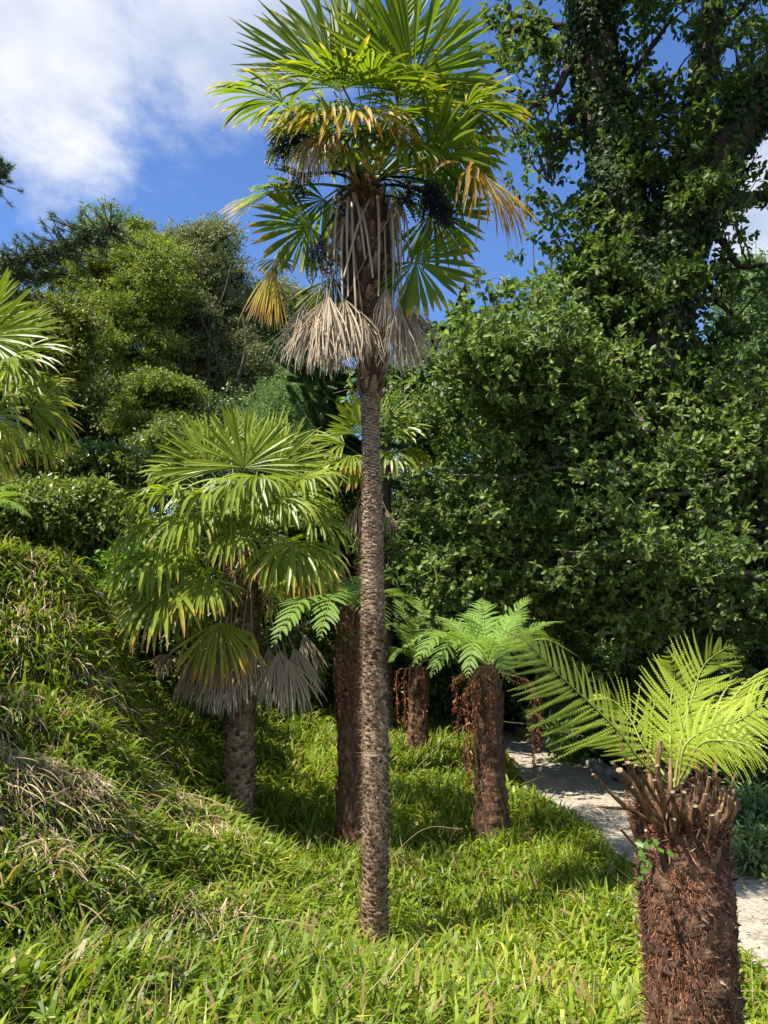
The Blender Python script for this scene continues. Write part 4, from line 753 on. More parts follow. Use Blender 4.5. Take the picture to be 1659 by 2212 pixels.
Yt = 24.
btree('broadleaf_tree', 'large yellow-green rounded tree on the left skyline', 'tree', [GP(290, Yt), P(285, 1000, Yt), P(270, 800, Yt), P(260, 560, Yt)], [.45, .35, .25, .08],
  [E(260, 560, Yt, 110, 95), E(180, 640, Yt, 90, 110), E(330, 620, Yt-1, 70, 80), E(250, 740, Yt-1, 120, 110), E(150, 800, Yt, 90, 100), E(300, 860, Yt-1, 100, 60), E(360, 570, Yt+1, 50, 55), E(220, 900, Yt, 150, 60)], 520, (.2, .6), 190000, .10, 'beech', 21, flat=.45, r0=.05)
btree('broadleaf_tree', 'grey-green fine-leaved tree with dark forked limbs, right of the yellow-green skyline tree', 'tree', [GP(420, Yt+2), P(415, 900, Yt+2), P(410, 700, Yt+2), P(430, 560, Yt+2)], [.5, .4, .28, .1],
  [E(430, 560, Yt+2, 75, 75), E(390, 640, Yt+2, 70, 80), E(480, 620, Yt+2, 65, 75), E(440, 730, Yt+2, 110, 90), E(500, 790, Yt+2, 80, 90), E(400, 830, Yt+2, 90, 80), E(470, 520, Yt+2, 45, 40)], 440, (.18, .55), 180000, .085, 'holm', 22, r0=.11, frac=.8, front=[[P(450, 900, Yt+.6), P(452, 720, Yt+.4), P(482, 640, Yt+.3), P(500, 570, Yt+.5)], [P(452, 730, Yt+.4), P(420, 650, Yt+.3), P(412, 580, Yt+.5)], [P(400, 900, Yt), P(385, 760, Yt), P(370, 660, Yt)], [P(500, 860, Yt+.3), P(530, 760, Yt+.2), P(525, 680, Yt+.4)]])
btree('broadleaf_tree', 'lower grey-green tree behind the palm skirt', 'tree', [GP(620, Yt+4), P(620, 900, Yt+4), P(620, 700, Yt+4)], [.4, .3, .1],
  [E(600, 660, Yt+4, 70, 60), E(650, 690, Yt+4, 60, 60), E(560, 740, Yt+4, 60, 90), E(620, 800, Yt+4, 90, 90), E(560, 880, Yt+4, 60, 60)], 260, (.28, .6), 110000, .095, 'holm', 23)
btree('broadleaf_tree', 'soft pale green tree rising between the two palms', 'tree', [GP(650, 17), P(650, 1000, 17), P(650, 860, 17)], [.2, .15, .05],
  [E(640, 840, 17, 55, 60), E(620, 920, 17, 90, 70), E(680, 900, 17, 70, 60), E(620, 1010, 17, 110, 70), E(700, 1020, 17, 90, 80)], 130, (.3, .6), 80000, .09, 'pale_tree', 24, bark='pale_bark', tmpl=LONG)
btree('shrubby_tree', 'yellow-green layered bush tree low in front of the skyline trees', 'tree', [GP(350, 20), P(345, 1000, 20), P(340, 860, 20)], [.2, .15, .05],
  [E(345, 845, 20, 50, 32), E(315, 900, 20, 55, 40), E(370, 920, 20, 45, 40)], 70, (.3, .55), 42000, .09, 'beech', 25, flat=.4)
btree('shrubby_tree', 'bright yellow tree tucked behind the left edge palm', 'tree', [GP(130, 18), P(130, 900, 18), P(130, 750, 18)], [.15, .1, .05],
  [E(140, 700, 18, 45, 35), E(90, 740, 18, 50, 60), E(150, 780, 18, 30, 40)], 50, (.3, .5), 20000, .12, 'yellow_tree', 26)
btree('broadleaf_tree', 'dark green tree low on the left behind the bank', 'tree', [GP(120, 22), P(120, 900, 22), P(120, 700, 22)], [.25, .2, .1],
  [E(60, 830, 22, 110, 120), E(170, 900, 22, 120, 80), E(-40, 700, 22, 110, 120), E(420, 940, 22, 160, 60), E(540, 940, 22, 90, 70)], 260, (.35, .75), 110000, .12, 'wood', 27)
btree('broadleaf_tree', 'pale sunlit tree at the right edge far behind the ivy-clad oak', 'tree', [GP(1640, 24), P(1640, 900, 24), P(1640, 640, 24)], [.3, .2, .05],
  [E(1625, 640, 24, 75, 70), E(1590, 730, 24, 60, 60), E(1670, 720, 24, 80, 90), E(1620, 850, 24, 110, 90)], 220, (.25, .55), 90000, .10, 'pale_tree', 28)
# two leaders of distant spreading oak + pine
rng = np.random.default_rng(31); root = thing('pine_tree', GP(-420, 12), 'dark pine at the left edge reaching two bushy needle branches into the picture', 'pine')
g = G(); tr = resample([GP(-420, 12), P(-410, 800, 12), P(-380, 300, 12), P(-360, 0, 12)], 30); tube(g, tr, [.35, .28, .2], 12, jitter=.03, rng=rng)
gn = G(); tufts = []
for (pts_, nn, sp) in [([P(-400, 640, 12), P(-150, 580, 12), P(60, 555, 11.8), P(250, 488, 11.5)], 60, .30), ([P(-390, 420, 12), P(-150, 410, 12), P(-20, 385, 12)], 22, .26), ([P(-400, 640, 12), P(-200, 640, 12), P(-20, 600, 12), P(110, 590, 12)], 34, .28), ([P(-30, 380, 12), P(8, 352, 12)], 7, .14)]:
    c = resample(pts_, nn); tube(g, c, [.07, .04, .015], 7)
    for q in range(nn):
        if c[q][0] < P(-160, 500, 12)[0]: continue
        for _ in range(11):
            e = c[q]+rng.normal(0, 1, 3)*[sp*.8, sp, sp*.38]+[0, 0, -.04]; tube(g, [c[q], (c[q]+e)/2+[0, 0, -.03], e], [.012, .006], 4, cap=False); tufts.append((e, norm(e-c[q]+[.1, 0, .15])))
for e, d in tufts:
    N = 60; dd = norm(rand_unit(rng, N)+d*.7); gn.inst(np.array([[0, .5, 0], [0, -.5, 0], [1, 0, 0]]), np.array([[0, 1, 2]]), basis(dd, rand_unit(rng, N))*np.stack([.105*rng.uniform(.7, 1.2, N), np.full(N, .008), np.full(N, .008)], 1)[:, :, None], e-d*rng.uniform(0, .12, (N, 1)), rng.random(N))
g.build('trunk', M['bark'], root); gn.build('crown', M['pine'], root, smooth=False)

# monkey puzzle
def puzzle(label, base, top, brs, seed):
    rng = np.random.default_rng(seed); root = thing('monkey_puzzle_tree', base, label, 'conifer'); g = G(); tube(g, [base, top], [.16, .1], 10, n=20, jitter=.03, rng=rng); g.build('trunk', M['bark'], root)
    gs = G()
    def rope(pts, r):
        c = resample(pts, max(8, int(18*len(pts)))); tube(gs, c, [r, r*.9, r*.4], 6, r=.2)
        k = len(c); n = k*26; i = rng.integers(0, k, n); T, A, B = frames(c); th = rng.random(n)*2*pi; o = np.cos(th)[:, None]*A[i]+np.sin(th)[:, None]*B[i]
        gs.inst(*LEAF, basis(norm(o*.9+T[i]*1.0), rand_unit(rng, n))*(.06*rng.uniform(.7, 1.2, n))[:, None, None], c[i]+o*r*.7+T[i]*rng.uniform(-.04, .04, (n, 1)), rng.random(n))
    for pts_ in brs:
        rope(pts_, .035); c = resample(pts_, 16)
        for q in range(4, 16, 2):
            for s in (1, -1):
                d = norm(c[min(q+1, 15)]-c[q-1]); sdv = norm(np.cross(d, [0, 0, 1]))*s; L = .35+.35*rng.random()
                rope([c[q], c[q]+(d*.5+sdv*.5)*L*.5+[0, 0, -.05], c[q]+(d*.9+sdv*.6)*L+[0, 0, .10]], .026)
    gs.build('branch', M['puzzle'], root, smooth=False)
Yq = 13.
c0 = [P(830, y, Yq) for y in (720, 800, 870, 950, 1040, 1130, 1210, 1290)]
brs = []; rng = np.random.default_rng(8)
for q, c in enumerate(c0):
    for s in (-1, 1):
        for dd in (-.6, .8):
            L = rng.uniform(1.0, 1.75)
            brs.append([c, c+[s*L*.35, dd*.4, -.12], c+[s*L*.75, dd*.8, -.22], c+[s*L, dd, .08]])
puzzle('dark monkey puzzle conifer with ropy upcurved branches behind the palm trunk', GP(830, Yq), P(830, 690, Yq), brs, 41)

# ------------------------------------------------------------------ the ivy-clad oak
YO = 11.
rng = np.random.default_rng(51)
ob = np.array([P(1440, 1640, YO)[0], P(1440, 1640, YO)[1], 0.]); ob[2] = gz(ob[0], ob[1])-.2
oak = thing('oak_tree', ob, 'huge ivy-clad oak with dark forking limbs filling the upper right', 'tree')
t0 = resample([ob, P(1435, 1400, YO), P(1425, 1100, YO), P(1415, 800, YO), P(1395, 560, YO)], 60)
leaders = [([P(1395, 600, YO), P(1335, 400, YO), P(1300, 200, YO-.1), P(1275, 0, YO-.2), P(1250, -250, YO-.3)], [.40, .34, .30, .26]),
 ([P(1420, 620, YO), P(1470, 400, YO+.3), P(1520, 180, YO+.4), P(1545, 0, YO+.5), P(1600, -250, YO+.6)], [.28, .22, .18, .12]),
 ([P(1420, 700, YO), P(1490, 480, YO-.4), P(1570, 320, YO-.7), P(1700, 170, YO-1), P(1900, 60, YO-1.2)], [.36, .33, .27, .20]),
 ([P(1500, 480, YO-.4), P(1600, 430, YO), P(1720, 420, YO)], [.14, .10, .06])]
g = G(); tube(g, t0, [.62, .52, .48, .46, .44], 20, jitter=.04, rng=rng); allp = [t0]
for pts_, rd in leaders:
    c = resample(pts_, 50); tube(g, c, rd, 16, jitter=.05, rng=rng); allp.append(c)
arms = [[(1325, 130), (1240, 125), (1180, 108), (1110, 140), (1060, 190)], [(1300, 60), (1190, 40), (1120, 20), (1050, 5)], [(1335, 300), (1250, 296), (1180, 300), (1160, 280)], [(1310, 230), (1240, 250), (1200, 330), (1195, 400)],
        [(1370, 560), (1290, 660), (1210, 720), (1140, 790)], [(1360, 480), (1290, 560), (1220, 610), (1160, 640)], [(1480, 430), (1560, 520), (1600, 570), (1660, 560)], [(1500, 560), (1540, 640), (1590, 690)],
        [(1320, 180), (1400, 120), (1450, 60)], [(1330, 330), (1400, 260), (1440, 200)], [(1240, 120), (1210, 190), (1150, 230), (1130, 290)], [(1180, 108), (1150, 60), (1090, 60)], [(1560, 200), (1620, 130), (1680, 90)], [(1540, 60), (1600, 20), (1640, -40)], [(1290, 60), (1340, 10), (1400, -30)]]
armp = []
for q, a in enumerate(arms):
    dz_ = rng.uniform(-1.2, .6); c = resample([P(x, y, YO+dz_*i/len(a)) for i, (x, y) in enumerate(a)], 26); c = c+np.cumsum(rng.normal(0, .012, c.shape), 0); tube(g, c, [.075, .05, .022], 8, jitter=.1, rng=rng); armp.append(c)
cl = []
def zone(n, x0, x1, y0, y1, Ya, Yb_, r0_, r1_):
    for _ in range(n): cl.append([*P(rng.uniform(x0, x1), rng.uniform(y0, y1), rng.uniform(Ya, Yb_)), rng.uniform(r0_, r1_)])
for c in armp:
    for q in range(6, 26, 3):
        cl.append([*(c[q]+rng.normal(0, .16, 3)), rng.uniform(.13, .25)])
zone(14, 1040, 1240, -20, 260, 10, 11.5, .12, .24); zone(8, 1100, 1240, 260, 480, 10, 11, .12, .22); zone(6, 1130, 1220, 440, 560, 10, 11, .12, .2)
zone(24, 1340, 1680, -30, 260, 9.8, 12, .16, .30); zone(10, 1380, 1560, 230, 480, 10, 12, .18, .3); zone(7, 1530, 1680, 380, 620, 10, 12, .13, .24)
zone(74, 1215, 1500, 520, 820, 10, 12, .22, .40); zone(40, 1250, 1470, 200, 560, 10.3, 12, .16, .30); zone(16, 1460, 1660, 150, 480, 9.6, 11, .16, .28); zone(8, 1230, 1300, 420, 620, 10, 11, .15, .28)
zone(60, 1150, 1750, -700, -90, 7.5, 11.5, .3, .6)  # unseen crown clumps above the frame, added to shade the limbs
zone(90, 1170, 1700, 800, 1350, 10.3, 12.5, .4, .7)
cl = np.array(cl); P_all = np.concatenate(allp+armp); limbs(g, P_all, cl, rng, .022, .8, 5, maxl=1.1)
g.build('trunk', M['bark'], oak)
gl = G(); foliage(gl, cl, 100000, OAKL, .112, rng, flat=.85, per=12, droop=.1, upb=.7, ros=6); gl.build('crown', M['oak'], oak, smooth=False)
gi = G()
for c, rd, n in [(t0, [.62, .52, .48, .46, .44], 38000)]+[(resample(p_, 50), r_, m_) for (p_, r_), m_ in zip(leaders, (17000, 6000, 11000, 900))]:
    k = rng.integers(0, len(c), n); rad_ = np.interp(np.linspace(0, 1, len(c)), np.linspace(0, 1, len(rd)), rd)[k]; T, A, B = frames(c); th = rng.random(n)*2*pi
    lump = 1+.30*np.sin(k*.5+th*2)*np.sin(k*.21+th*3+1)
    o = np.cos(th)[:, None]*A[k]+np.sin(th)[:, None]*B[k]; pos = c[k]+o*(rad_*lump*rng.uniform(1.0, 1.25, n))[:, None]+rng.normal(0, .03, (n, 3))
    gi.inst(*IVYL, basis(norm(np.cross(o, rand_unit(rng, n))+[0, 0, -.5]), norm(o+[0, 0, .4]+rng.normal(0, .35, (n, 3))))*(.078*rng.uniform(.6, 1.3, n))[:, None, None], pos, rng.random(n))
gi.build('ivy_cover', M['ivy'], oak, smooth=False)

# spreading low oak in front, pale branches
rng = np.random.default_rng(61); lb = np.array([5.6, 10.2, 0.]); lb[2] = gz(5.6, 10.2)-.1
low = thing('oak_tree', lb, 'low spreading oak with pale branches and bright lobed leaves across the middle right', 'tree')
t1 = resample([lb, lb+[0, 0, 1.2], P(1660, 1150, 10.2), P(1600, 960, 10.3), P(1480, 930, 10.2)], 40); g = G(); tube(g, t1, [.2, .18, .15, .10, .05], 12, jitter=.04, rng=rng)
gb = G(); arms = [[(1640, 1020), (1579, 1030), (1480, 1060), (1360, 1077), (1230, 1157), (1064, 1152), (985, 1125)], [(1640, 1250), (1500, 1230), (1350, 1200), (1200, 1190)], [(1560, 960), (1450, 930), (1350, 920), (1220, 930), (1080, 940), (950, 900)], [(1400, 930), (1330, 850), (1230, 790), (1100, 780), (980, 760)],
  [(1480, 1060), (1380, 1010), (1230, 1000), (1090, 1020), (960, 1010)], [(1640, 1300), (1500, 1320), (1330, 1300), (1120, 1290), (950, 1330)], [(1250, 800), (1180, 740), (1120, 700), (1050, 720)], [(1640, 1150), (1520, 1140), (1400, 1160), (1300, 1240), (1150, 1240)], [(1230, 930), (1120, 860), (1010, 820), (930, 790)], [(1660, 1050), (1640, 920), (1660, 820)], [(1200, 1190), (1050, 1220), (920, 1230)]]
cl = []
for q, a in enumerate(arms):
    Ya = rng.uniform(8.6, 10.2); c = resample([P(x, y, 9.9+(Ya-9.9)*min(1, i/2)) for i, (x, y) in enumerate(a)], 40); c = c+np.cumsum(rng.normal(0, .010, c.shape), 0); tube(gb, c, [.04, .026, .010], 7, jitter=.08, rng=rng); armp = c
    for k in range(4, 40, 1):
        for _ in range(rng.choice([0, 1, 2, 3])): cl.append([*(c[k]+rng.normal(0, 1, 3)*[.36, .42, .32]+[0, .22, 0]), rng.uniform(.16, .34)])
for k in range(6, 40): cl.append([*(t1[k]+rng.normal(0, .18, 3)-[0, .35, 0]), rng.uniform(.2, .34)])
cl = np.array(cl); limbs(gb, np.concatenate([t1]), cl[:0], rng); gt = G()
g.build('trunk', M['bark'], low); gl = G(); foliage(gl, cl, 84000, OAKL, .098, rng, flat=.7, per=12, ros=6, droop=.12, upb=.6, spray=1.0, twigs=(gb, .35, .006))
gl.build('crown', M['oak2'], low, smooth=False); gb.build('branches', M['pale_bark'], low)
# individual trees of the wood beyond the path
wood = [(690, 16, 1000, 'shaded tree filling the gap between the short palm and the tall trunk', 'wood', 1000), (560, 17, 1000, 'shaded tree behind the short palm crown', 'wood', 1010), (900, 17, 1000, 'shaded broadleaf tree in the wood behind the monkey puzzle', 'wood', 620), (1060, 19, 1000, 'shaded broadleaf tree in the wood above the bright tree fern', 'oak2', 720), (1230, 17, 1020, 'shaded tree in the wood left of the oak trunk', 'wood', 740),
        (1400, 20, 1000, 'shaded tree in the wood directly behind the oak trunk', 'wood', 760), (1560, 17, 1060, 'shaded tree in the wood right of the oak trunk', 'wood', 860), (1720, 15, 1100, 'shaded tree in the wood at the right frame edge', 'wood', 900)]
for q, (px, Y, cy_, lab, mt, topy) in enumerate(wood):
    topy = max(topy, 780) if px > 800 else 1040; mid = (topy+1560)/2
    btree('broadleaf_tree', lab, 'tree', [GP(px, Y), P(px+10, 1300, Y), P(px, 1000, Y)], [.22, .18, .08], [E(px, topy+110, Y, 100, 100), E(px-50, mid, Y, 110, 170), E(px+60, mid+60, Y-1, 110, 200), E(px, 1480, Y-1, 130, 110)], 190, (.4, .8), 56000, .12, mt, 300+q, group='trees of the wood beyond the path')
# understorey shrubs beyond the path
def shrub(label, px, py, Y, w, h, n, size, mt, seed, tmpl=LEAF, cat='shrub', rs=(.15, .3), nsub=40, group=None, flat=.8, name='shrub'):
    c = P(px, py, Y); b = np.array([c[0], c[1], gz(c[0], c[1])]); rng = np.random.default_rng(seed); root = thing(name, b, label, cat, group)
    k = Y/FPX; cl = subclumps([[c[0], c[1], c[2], w*k, w*k*.8, h*k]], nsub, rng, rs, .4); g = G()
    for e in cl[::2]: tube(g, [b, (b+e[:3])/2+rng.normal(0, .05, 3), e[:3]], [.02, .012, .006], 5, n=7, cap=False)
    g.build('stems', M['bark'], root); g = G(); foliage(g, cl, n, tmpl, size, rng, flat=flat, droop=.15); g.build('leaves', M[mt], root, smooth=False)
shrub('glossy rounded evergreen shrub beside the path at the right edge, upper one', 1640, 1790, 7.6, 55, 65, 6500, .085, 'rhodo', 400, LONG)
shrub('glossy evergreen shrub overhanging the pale path at the right edge, lower one', 1655, 1850, 7.0, 55, 45, 4500, .085, 'rhodo', 401, LONG)
shrub('fine feathery bright shrub behind the stone edging', 1265, 1600, 12.2, 60, 36, 6000, .10, 'bush_bright', 402, LONG)
shrub('dark shrub behind the upper stones of the path edging', 1215, 1560, 14, 60, 45, 6000, .10, 'rhodo', 403, LONG)
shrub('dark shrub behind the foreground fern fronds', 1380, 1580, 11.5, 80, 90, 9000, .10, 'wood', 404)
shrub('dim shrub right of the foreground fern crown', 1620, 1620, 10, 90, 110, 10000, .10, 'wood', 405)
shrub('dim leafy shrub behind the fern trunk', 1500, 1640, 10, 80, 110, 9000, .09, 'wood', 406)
shrub('pale green bush at the far end of the grass', 1130, 1520, 16, 70, 45, 7000, .1, 'bush', 407)
shrub('sunlit pale shrub in the wood gap above the path', 1340, 1430, 14, 80, 40, 7000, .10, 'rhodo', 408)
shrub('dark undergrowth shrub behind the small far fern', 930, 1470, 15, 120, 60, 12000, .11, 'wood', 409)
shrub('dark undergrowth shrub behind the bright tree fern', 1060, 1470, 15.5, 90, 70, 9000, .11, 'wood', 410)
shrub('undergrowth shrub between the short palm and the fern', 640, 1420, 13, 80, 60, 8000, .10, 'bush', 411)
# left hedge and bank shrubs
LS = [(40, 1010, 12, 110, 55, 'bush', 'dark evergreen hedge shrub at the left edge under the palm'), (170, 1010, 13, 100, 50, 'rhodo', 'glossy large-leaved hedge shrub below the skyline trees'), (290, 1020, 13, 80, 45, 'bush', 'round hedge shrub left of the short palm crown'),
      (60, 1100, 9.5, 100, 50, 'bush', 'low twiggy shrub on the bank top at the left edge'), (160, 1110, 10, 90, 55, 'bush', 'olive shrub on the bank top in the middle of the row'), (230, 1160, 10, 80, 60, 'bush', 'olive shrub at the right end of the bank-top row'),
      (330, 1400, 8.6, 90, 80, 'wood', 'shaded shrub under the short palm, nearest the bank'), (420, 1480, 8.8, 80, 80, 'bush', 'shaded shrub behind the dead skirt of the short palm'), (300, 1250, 9.5, 70, 60, 'bush_bright', 'bright green leafy shrub behind the bank crest'), (390, 1330, 10, 100, 80, 'wood', 'dark shrub behind the short palm crown'),
      (450, 1150, 12, 120, 80, 'wood', 'tall dark shrub behind the short palm'), (640, 1270, 17, 110, 90, 'wood', 'tall dark shrub between the palms'), (700, 1150, 14, 110, 90, 'bush', 'tall shrub behind the palm with yellowing fronds'), (380, 980, 15, 100, 60, 'bush', 'shrub crowning the ridge left of the short palm')]
for q, (px, py, Y, w_, h_, mt, lab) in enumerate(LS): shrub(lab, px, py, Y, w_, h_, int(7000+w_*40), .085, mt, 420+q, rs=(.2, .4), nsub=60)

# ------------------------------------------------------------------ path edging stones
rng = np.random.default_rng(71); fy = np.linspace(15.2, 8.6, 30); fx = path_x(fy, far_poly)
for q in range(30):
    bm_ = rand_unit(rng, 1)[0]; n1_, n2_ = 9, 6; u = np.linspace(0, 2*pi, n1_, endpoint=False); vv = np.linspace(-pi/2, pi/2, n2_); g = G()
    sz = np.array([rng.uniform(.07, .12), rng.uniform(.10, .17), rng.uniform(.07, .13)]); V = np.array([[cos(a)*cos(b), sin(a)*cos(b), sin(b)] for b in vv for a in u]); V = np.sign(V)*np.abs(V)**.7*sz
    V *= 1+.10*np.sin(V@rng.normal(0, 14, 3))[:, None]; a = rng.random()*pi; V = V@np.array([[cos(a), sin(a), 0], [-sin(a), cos(a), 0], [0, 0, 1]])
    i = np.arange(n2_-1)[:, None]*n1_; j = np.arange(n1_)[None]; c = np.array([fx[q]+.10+rng.normal(0, .02), fy[q], .05])
    g.add(V+c, np.stack([i+j, i+(j+1) % n1_, i+n1_+(j+1) % n1_, i+n1_+j], -1).reshape(-1, 4))
    tag(g.build('edging_stone', M['rock'], origin=c), 'rough grey-buff stone in the row edging the far side of the path', 'stone', 'stones edging the path')

# ------------------------------------------------------------------ woodrush slope
def blades(g, pos, rng, L, wd, el, droop, az=None, r=None, t=None, rings=6):
    N = len(pos); az = rng.random(N)*2*pi if az is None else az
    h = np.stack([np.cos(az), np.sin(az), np.zeros(N)], 1); d = norm(h*np.cos(el)[:, None]+np.array([0, 0, 1.])*np.sin(el)[:, None])
    sd_ = np.stack([-np.sin(az), np.cos(az), np.zeros(N)], 1); sd_ = norm(sd_+rng.normal(0, .3, (N, 3))); p = pos.copy(); V = []
    for k in range(rings):
        u = k/(rings-1); hw = (wd*.5*min(1, .7+u)*(1-u**3)+.0006)[:, None]
        V.append(np.stack([p-sd_*hw, p+sd_*hw], 1)); p = p+d*(L/(rings-1))[:, None]
        d = norm(d+np.array([0, 0, -1.])*(droop*(.25+u)*.9)[:, None]*(5/(rings-1)))
    V = np.stack(V, 1); b_ = np.arange(N)[:, None]*rings*2+np.arange(rings-1)[None]*2
    r = np.clip(rng.normal(.45, .2, N), 0, 1) if r is None else r
    tt = np.clip((rng.random(N)**6 if t is None else t)[:, None, None]+np.linspace(-.25, .45, rings)[None, :, None]**1*rng.random((N, 1, 1))+np.zeros((N, rings, 2)), 0, 1)
    g.add(V.reshape(-1, 3), np.stack([b_, b_+1, b_+3, b_+2], -1).reshape(-1, 4), np.repeat(r, rings*2), tt.ravel())
def on_path(x, y, m=.0): return (x > path_x(y, near_poly)-m) & (x < path_x(y, far_poly)+m) & (y > -3) & (y < 19)
rng = np.random.default_rng(81)
def field(n, x0, x1, y0, y1): return rng.uniform(x0, x1, n), rng.uniform(y0, y1, n)
xs, ys_ = [], []
for n, a in [(7000, (-3.2, 2.6, 2.1, 4.5)), (7000, (-4, 3.2, 4.5, 7.2)), (4200, (-4.8, 3.5, 7.2, 10)), (3600, (-6.0, 3, 10, 16)), (1200, (-7, -3, 3, 9))]:
    x, y = field(n, *a); xs.append(x); ys_.append(y)
x = np.concatenate(xs); y = np.concatenate(ys_)
k = (~on_path(x, y, .02)) & (x < path_x(y, near_poly)-.10) | ((x > path_x(y, far_poly)+.25) & (y > 15)); keep = k & (np.abs(x) < (y*.56+.9)); x = x[keep]; y = y[keep]; z = ground(x, y)
tb_ = [(o_.location[0], o_.location[1]) for o_ in scn.objects if o_.get('category') in ('palm', 'tree fern')]
for a_, b_ in tb_:
    q_ = rng.uniform(0, 2*pi, 40); r_ = rng.uniform(.12, .34, 40); x = np.concatenate([x, a_+np.cos(q_)*r_]); y = np.concatenate([y, b_+np.sin(q_)*r_])
z = ground(x, y); nb = 11; N = len(x); tr_ = np.repeat(np.clip(rng.normal(.42, .12, N)+.16*np.sin(x*1.3+y*.7)*np.sin(y*1.1-x*.4), 0, 1), nb); far_ = np.repeat(y, nb)
bx_ = np.repeat(np.stack([x, y, z-.01], 1), nb, 0)+rng.normal(0, .03, (N*nb, 3))*[1, 1, 0]
n_b = N*nb; L = rng.uniform(.18, .42, n_b)*np.repeat(np.where(np.abs(x-path_x(y, near_poly)) < .5, .6, 1), nb); steep = rng.uniform(radians(42), radians(86), n_b)
lean = np.arctan2(-.6, .5); az = rng.random(n_b)*2*pi; az = az+.25*np.sin(lean-az)
tb = np.where(rng.random(n_b) < .04, rng.uniform(.7, 1, n_b), rng.random(n_b)**5*.8)
lf = np.repeat(x < -1.2, nb)
g = G(); blades(g, bx_, rng, L, (.009+.030*rng.random(n_b)**1.1)*(1+.02*np.maximum(far_-6, 0)), steep, rng.uniform(.5, 1.6, n_b), az=az, r=np.clip(tr_+rng.normal(0, .17, n_b)-np.where(lf, .16, 0), 0, 1), t=tb)
tag(g.build('woodrush', M['grass'], smooth=False), 'dense strap-leaved woodrush covering the slope', 'grass', kind='stuff')
# dead brown straw lying through it, thatch patches
g = G(); m = 10000; k = rng.integers(0, N, m); pp = np.stack([x[k], y[k], z[k]+rng.uniform(.02, .2, m)], 1)
wl = rng.random(m) < np.where(pp[:, 0] < .3, 1, .35); pp = pp[wl]; m = len(pp)
blades(g, pp, rng, rng.uniform(.12, .4, m), rng.uniform(.002, .005, m), rng.uniform(-.2, .7, m), rng.uniform(.0, .12, m), r=rng.random(m), t=np.ones(m))
for (px, py, Y, nn, sp) in [(25, 1640, 4.35, 1500, .22), (215, 1640, 4.9, 700, .10), (60, 1450, 5.0, 500, .35), (250, 1480, 6.0, 500, .2), (360, 1560, 6.1, 400, .25), (100, 1850, 4.0, 300, .2), (330, 1330, 6.4, 600, .25), (150, 1290, 6.2, 700, .35), (260, 1250, 6.6, 500, .3), (60, 1560, 4.6, 500, .3), (410, 1560, 6.1, 500, .25), (440, 1950, 4.6, 250, .2), (150, 1180, 6.6, 400, .4)]:
    c = P(px, py, Y); q = np.stack([rng.normal(c[0], sp, nn), rng.normal(c[1], sp, nn)], 1); zz_ = ground(q[:, 0], q[:, 1])+rng.uniform(.12, .30, nn)
    blades(g, np.column_stack([q, zz_]), rng, rng.uniform(.15, .32, nn), rng.uniform(.004, .010, nn), rng.uniform(-.9, .2, nn), rng.uniform(.1, .4, nn), az=rng.normal(-1.4, .7, nn), r=rng.random(nn), t=np.ones(nn))
tag(g.build('dead_straw', M['dry'], smooth=False), 'brown dead woodrush leaves and straw tangled in the slope', 'dead grass', kind='stuff')
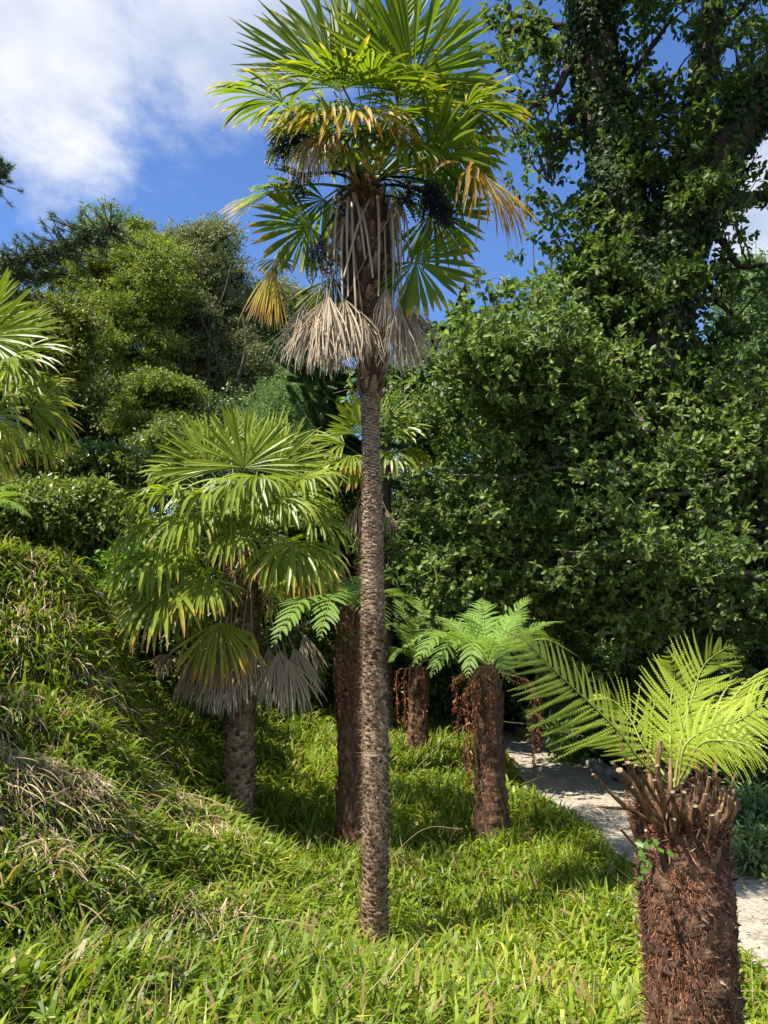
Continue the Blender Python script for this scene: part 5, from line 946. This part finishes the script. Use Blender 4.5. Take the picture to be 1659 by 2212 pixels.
# tall dry seed stalks, each a thing
ST = [([(0, 1400+737*0+1300, 3.0)], 0)]
stalks = [([(0, 2110), (110, 1980), (235, 1850)], 3.0, 'long straight dry stalk leaning right at the left edge'), ([(210, 2010), (270, 1890), (330, 1830)], 3.4, 'thin dry stalk left of centre in the near woodrush'),
 ([(350, 1990), (400, 1950), (500, 1840), (585, 1835), (680, 1850)], 3.1, 'arching golden stalk with drooping seed head in the near foreground'), ([(0, 1975), (110, 1965), (240, 1985), (260, 2040)], 2.9, 'pale arching stalk low at the left edge'),
 ([(0, 1830), (60, 1750), (150, 1700)], 4.2, 'dry stalk in front of the left thatch'), ([(860, 1700), (1000, 1570), (1120, 1562), (1260, 1590)], 4.8, 'arching dry stalk on the sunny slope right of the palm'), ([(1290, 1660), (1350, 1560), (1380, 1500)], 5.0, 'upright dry stalk near the path'),
 ([(760, 1960), (900, 1800), (1000, 1790)], 3.4, 'bent straw stalk below the palm foot'), ([(330, 1600), (400, 1480), (470, 1470)], 5.6, 'pale stalk arching off the bank by the short palm')]
for q, (pp, Y, lab) in enumerate(stalks):
    dy = 0 if pp[0][0] > 700 or q in (4, 8) else 150
    h0 = hit(pp[0][0], pp[0][1]+dy); c = resample([h0]+[P(a, b+dy, h0[1]-.12*i) for i, (a, b) in list(enumerate(pp))[1:]], 40)
    g = G(); tube(g, c, [.0028, .0022, .0012], 5, r=.75, n=40); k = rng.integers(33, 40, 26); cc = resample(c, 40)
    e = cc[k]+rng.normal(0, .025, (26, 3))+[0, 0, -.03]
    for a, b in zip(cc[k], e): tube(g, [a, b], .0007, 3, cap=False, r=.5)
    g.inst(*LEAF, basis(rand_unit(rng, 26), rand_unit(rng, 26))*.009, e, rng.random(26)*.6+.3)
    tag(g.build('seed_stalk', M['dry'], origin=c[0]), lab, 'dry stalk', 'dry seed stalks in the woodrush')

# unseen tree added behind the camera; boughs placed sunward to dapple the slope
rng = np.random.default_rng(95)
def over(gx_, gy_, t): return np.array([gx_, gy_, gz(gx_, gy_)])+sun_dir*t
cl = []
for gx_, gy_, t, rr_, k_ in [(-2.6, 4.4, 10.5, .6, 2), (-2.0, 3.0, 9, .5, 2)]:
    for _ in range(k_): cl.append([*(over(gx_, gy_, t)+rng.normal(0, 1, 3)*[rr_*.7, rr_*.7, .3]), rng.uniform(.3, .5)])
cl = np.array(cl); b = np.array([-8., -5., gz(-8, -5)-.2]); tr = resample([b, b+[.3, .2, 4], b+[1.2, .8, 8], b+[2.5, 2.0, 10.5]], 40)
root = thing('broadleaf_tree', b, 'unseen tree added left behind the viewpoint, its boughs placed to shade the near slope', 'tree')
g = G(); tube(g, tr, [.4, .3, .2, .1], 14, jitter=.03, rng=rng); limbs(g, tr[25:], cl, rng, .05, 1.0); g.build('trunk', M['bark'], root)
g = G(); foliage(g, cl, 1500, OAKL, .14, rng, flat=.5); g.build('crown', M['oak'], root, smooth=False)
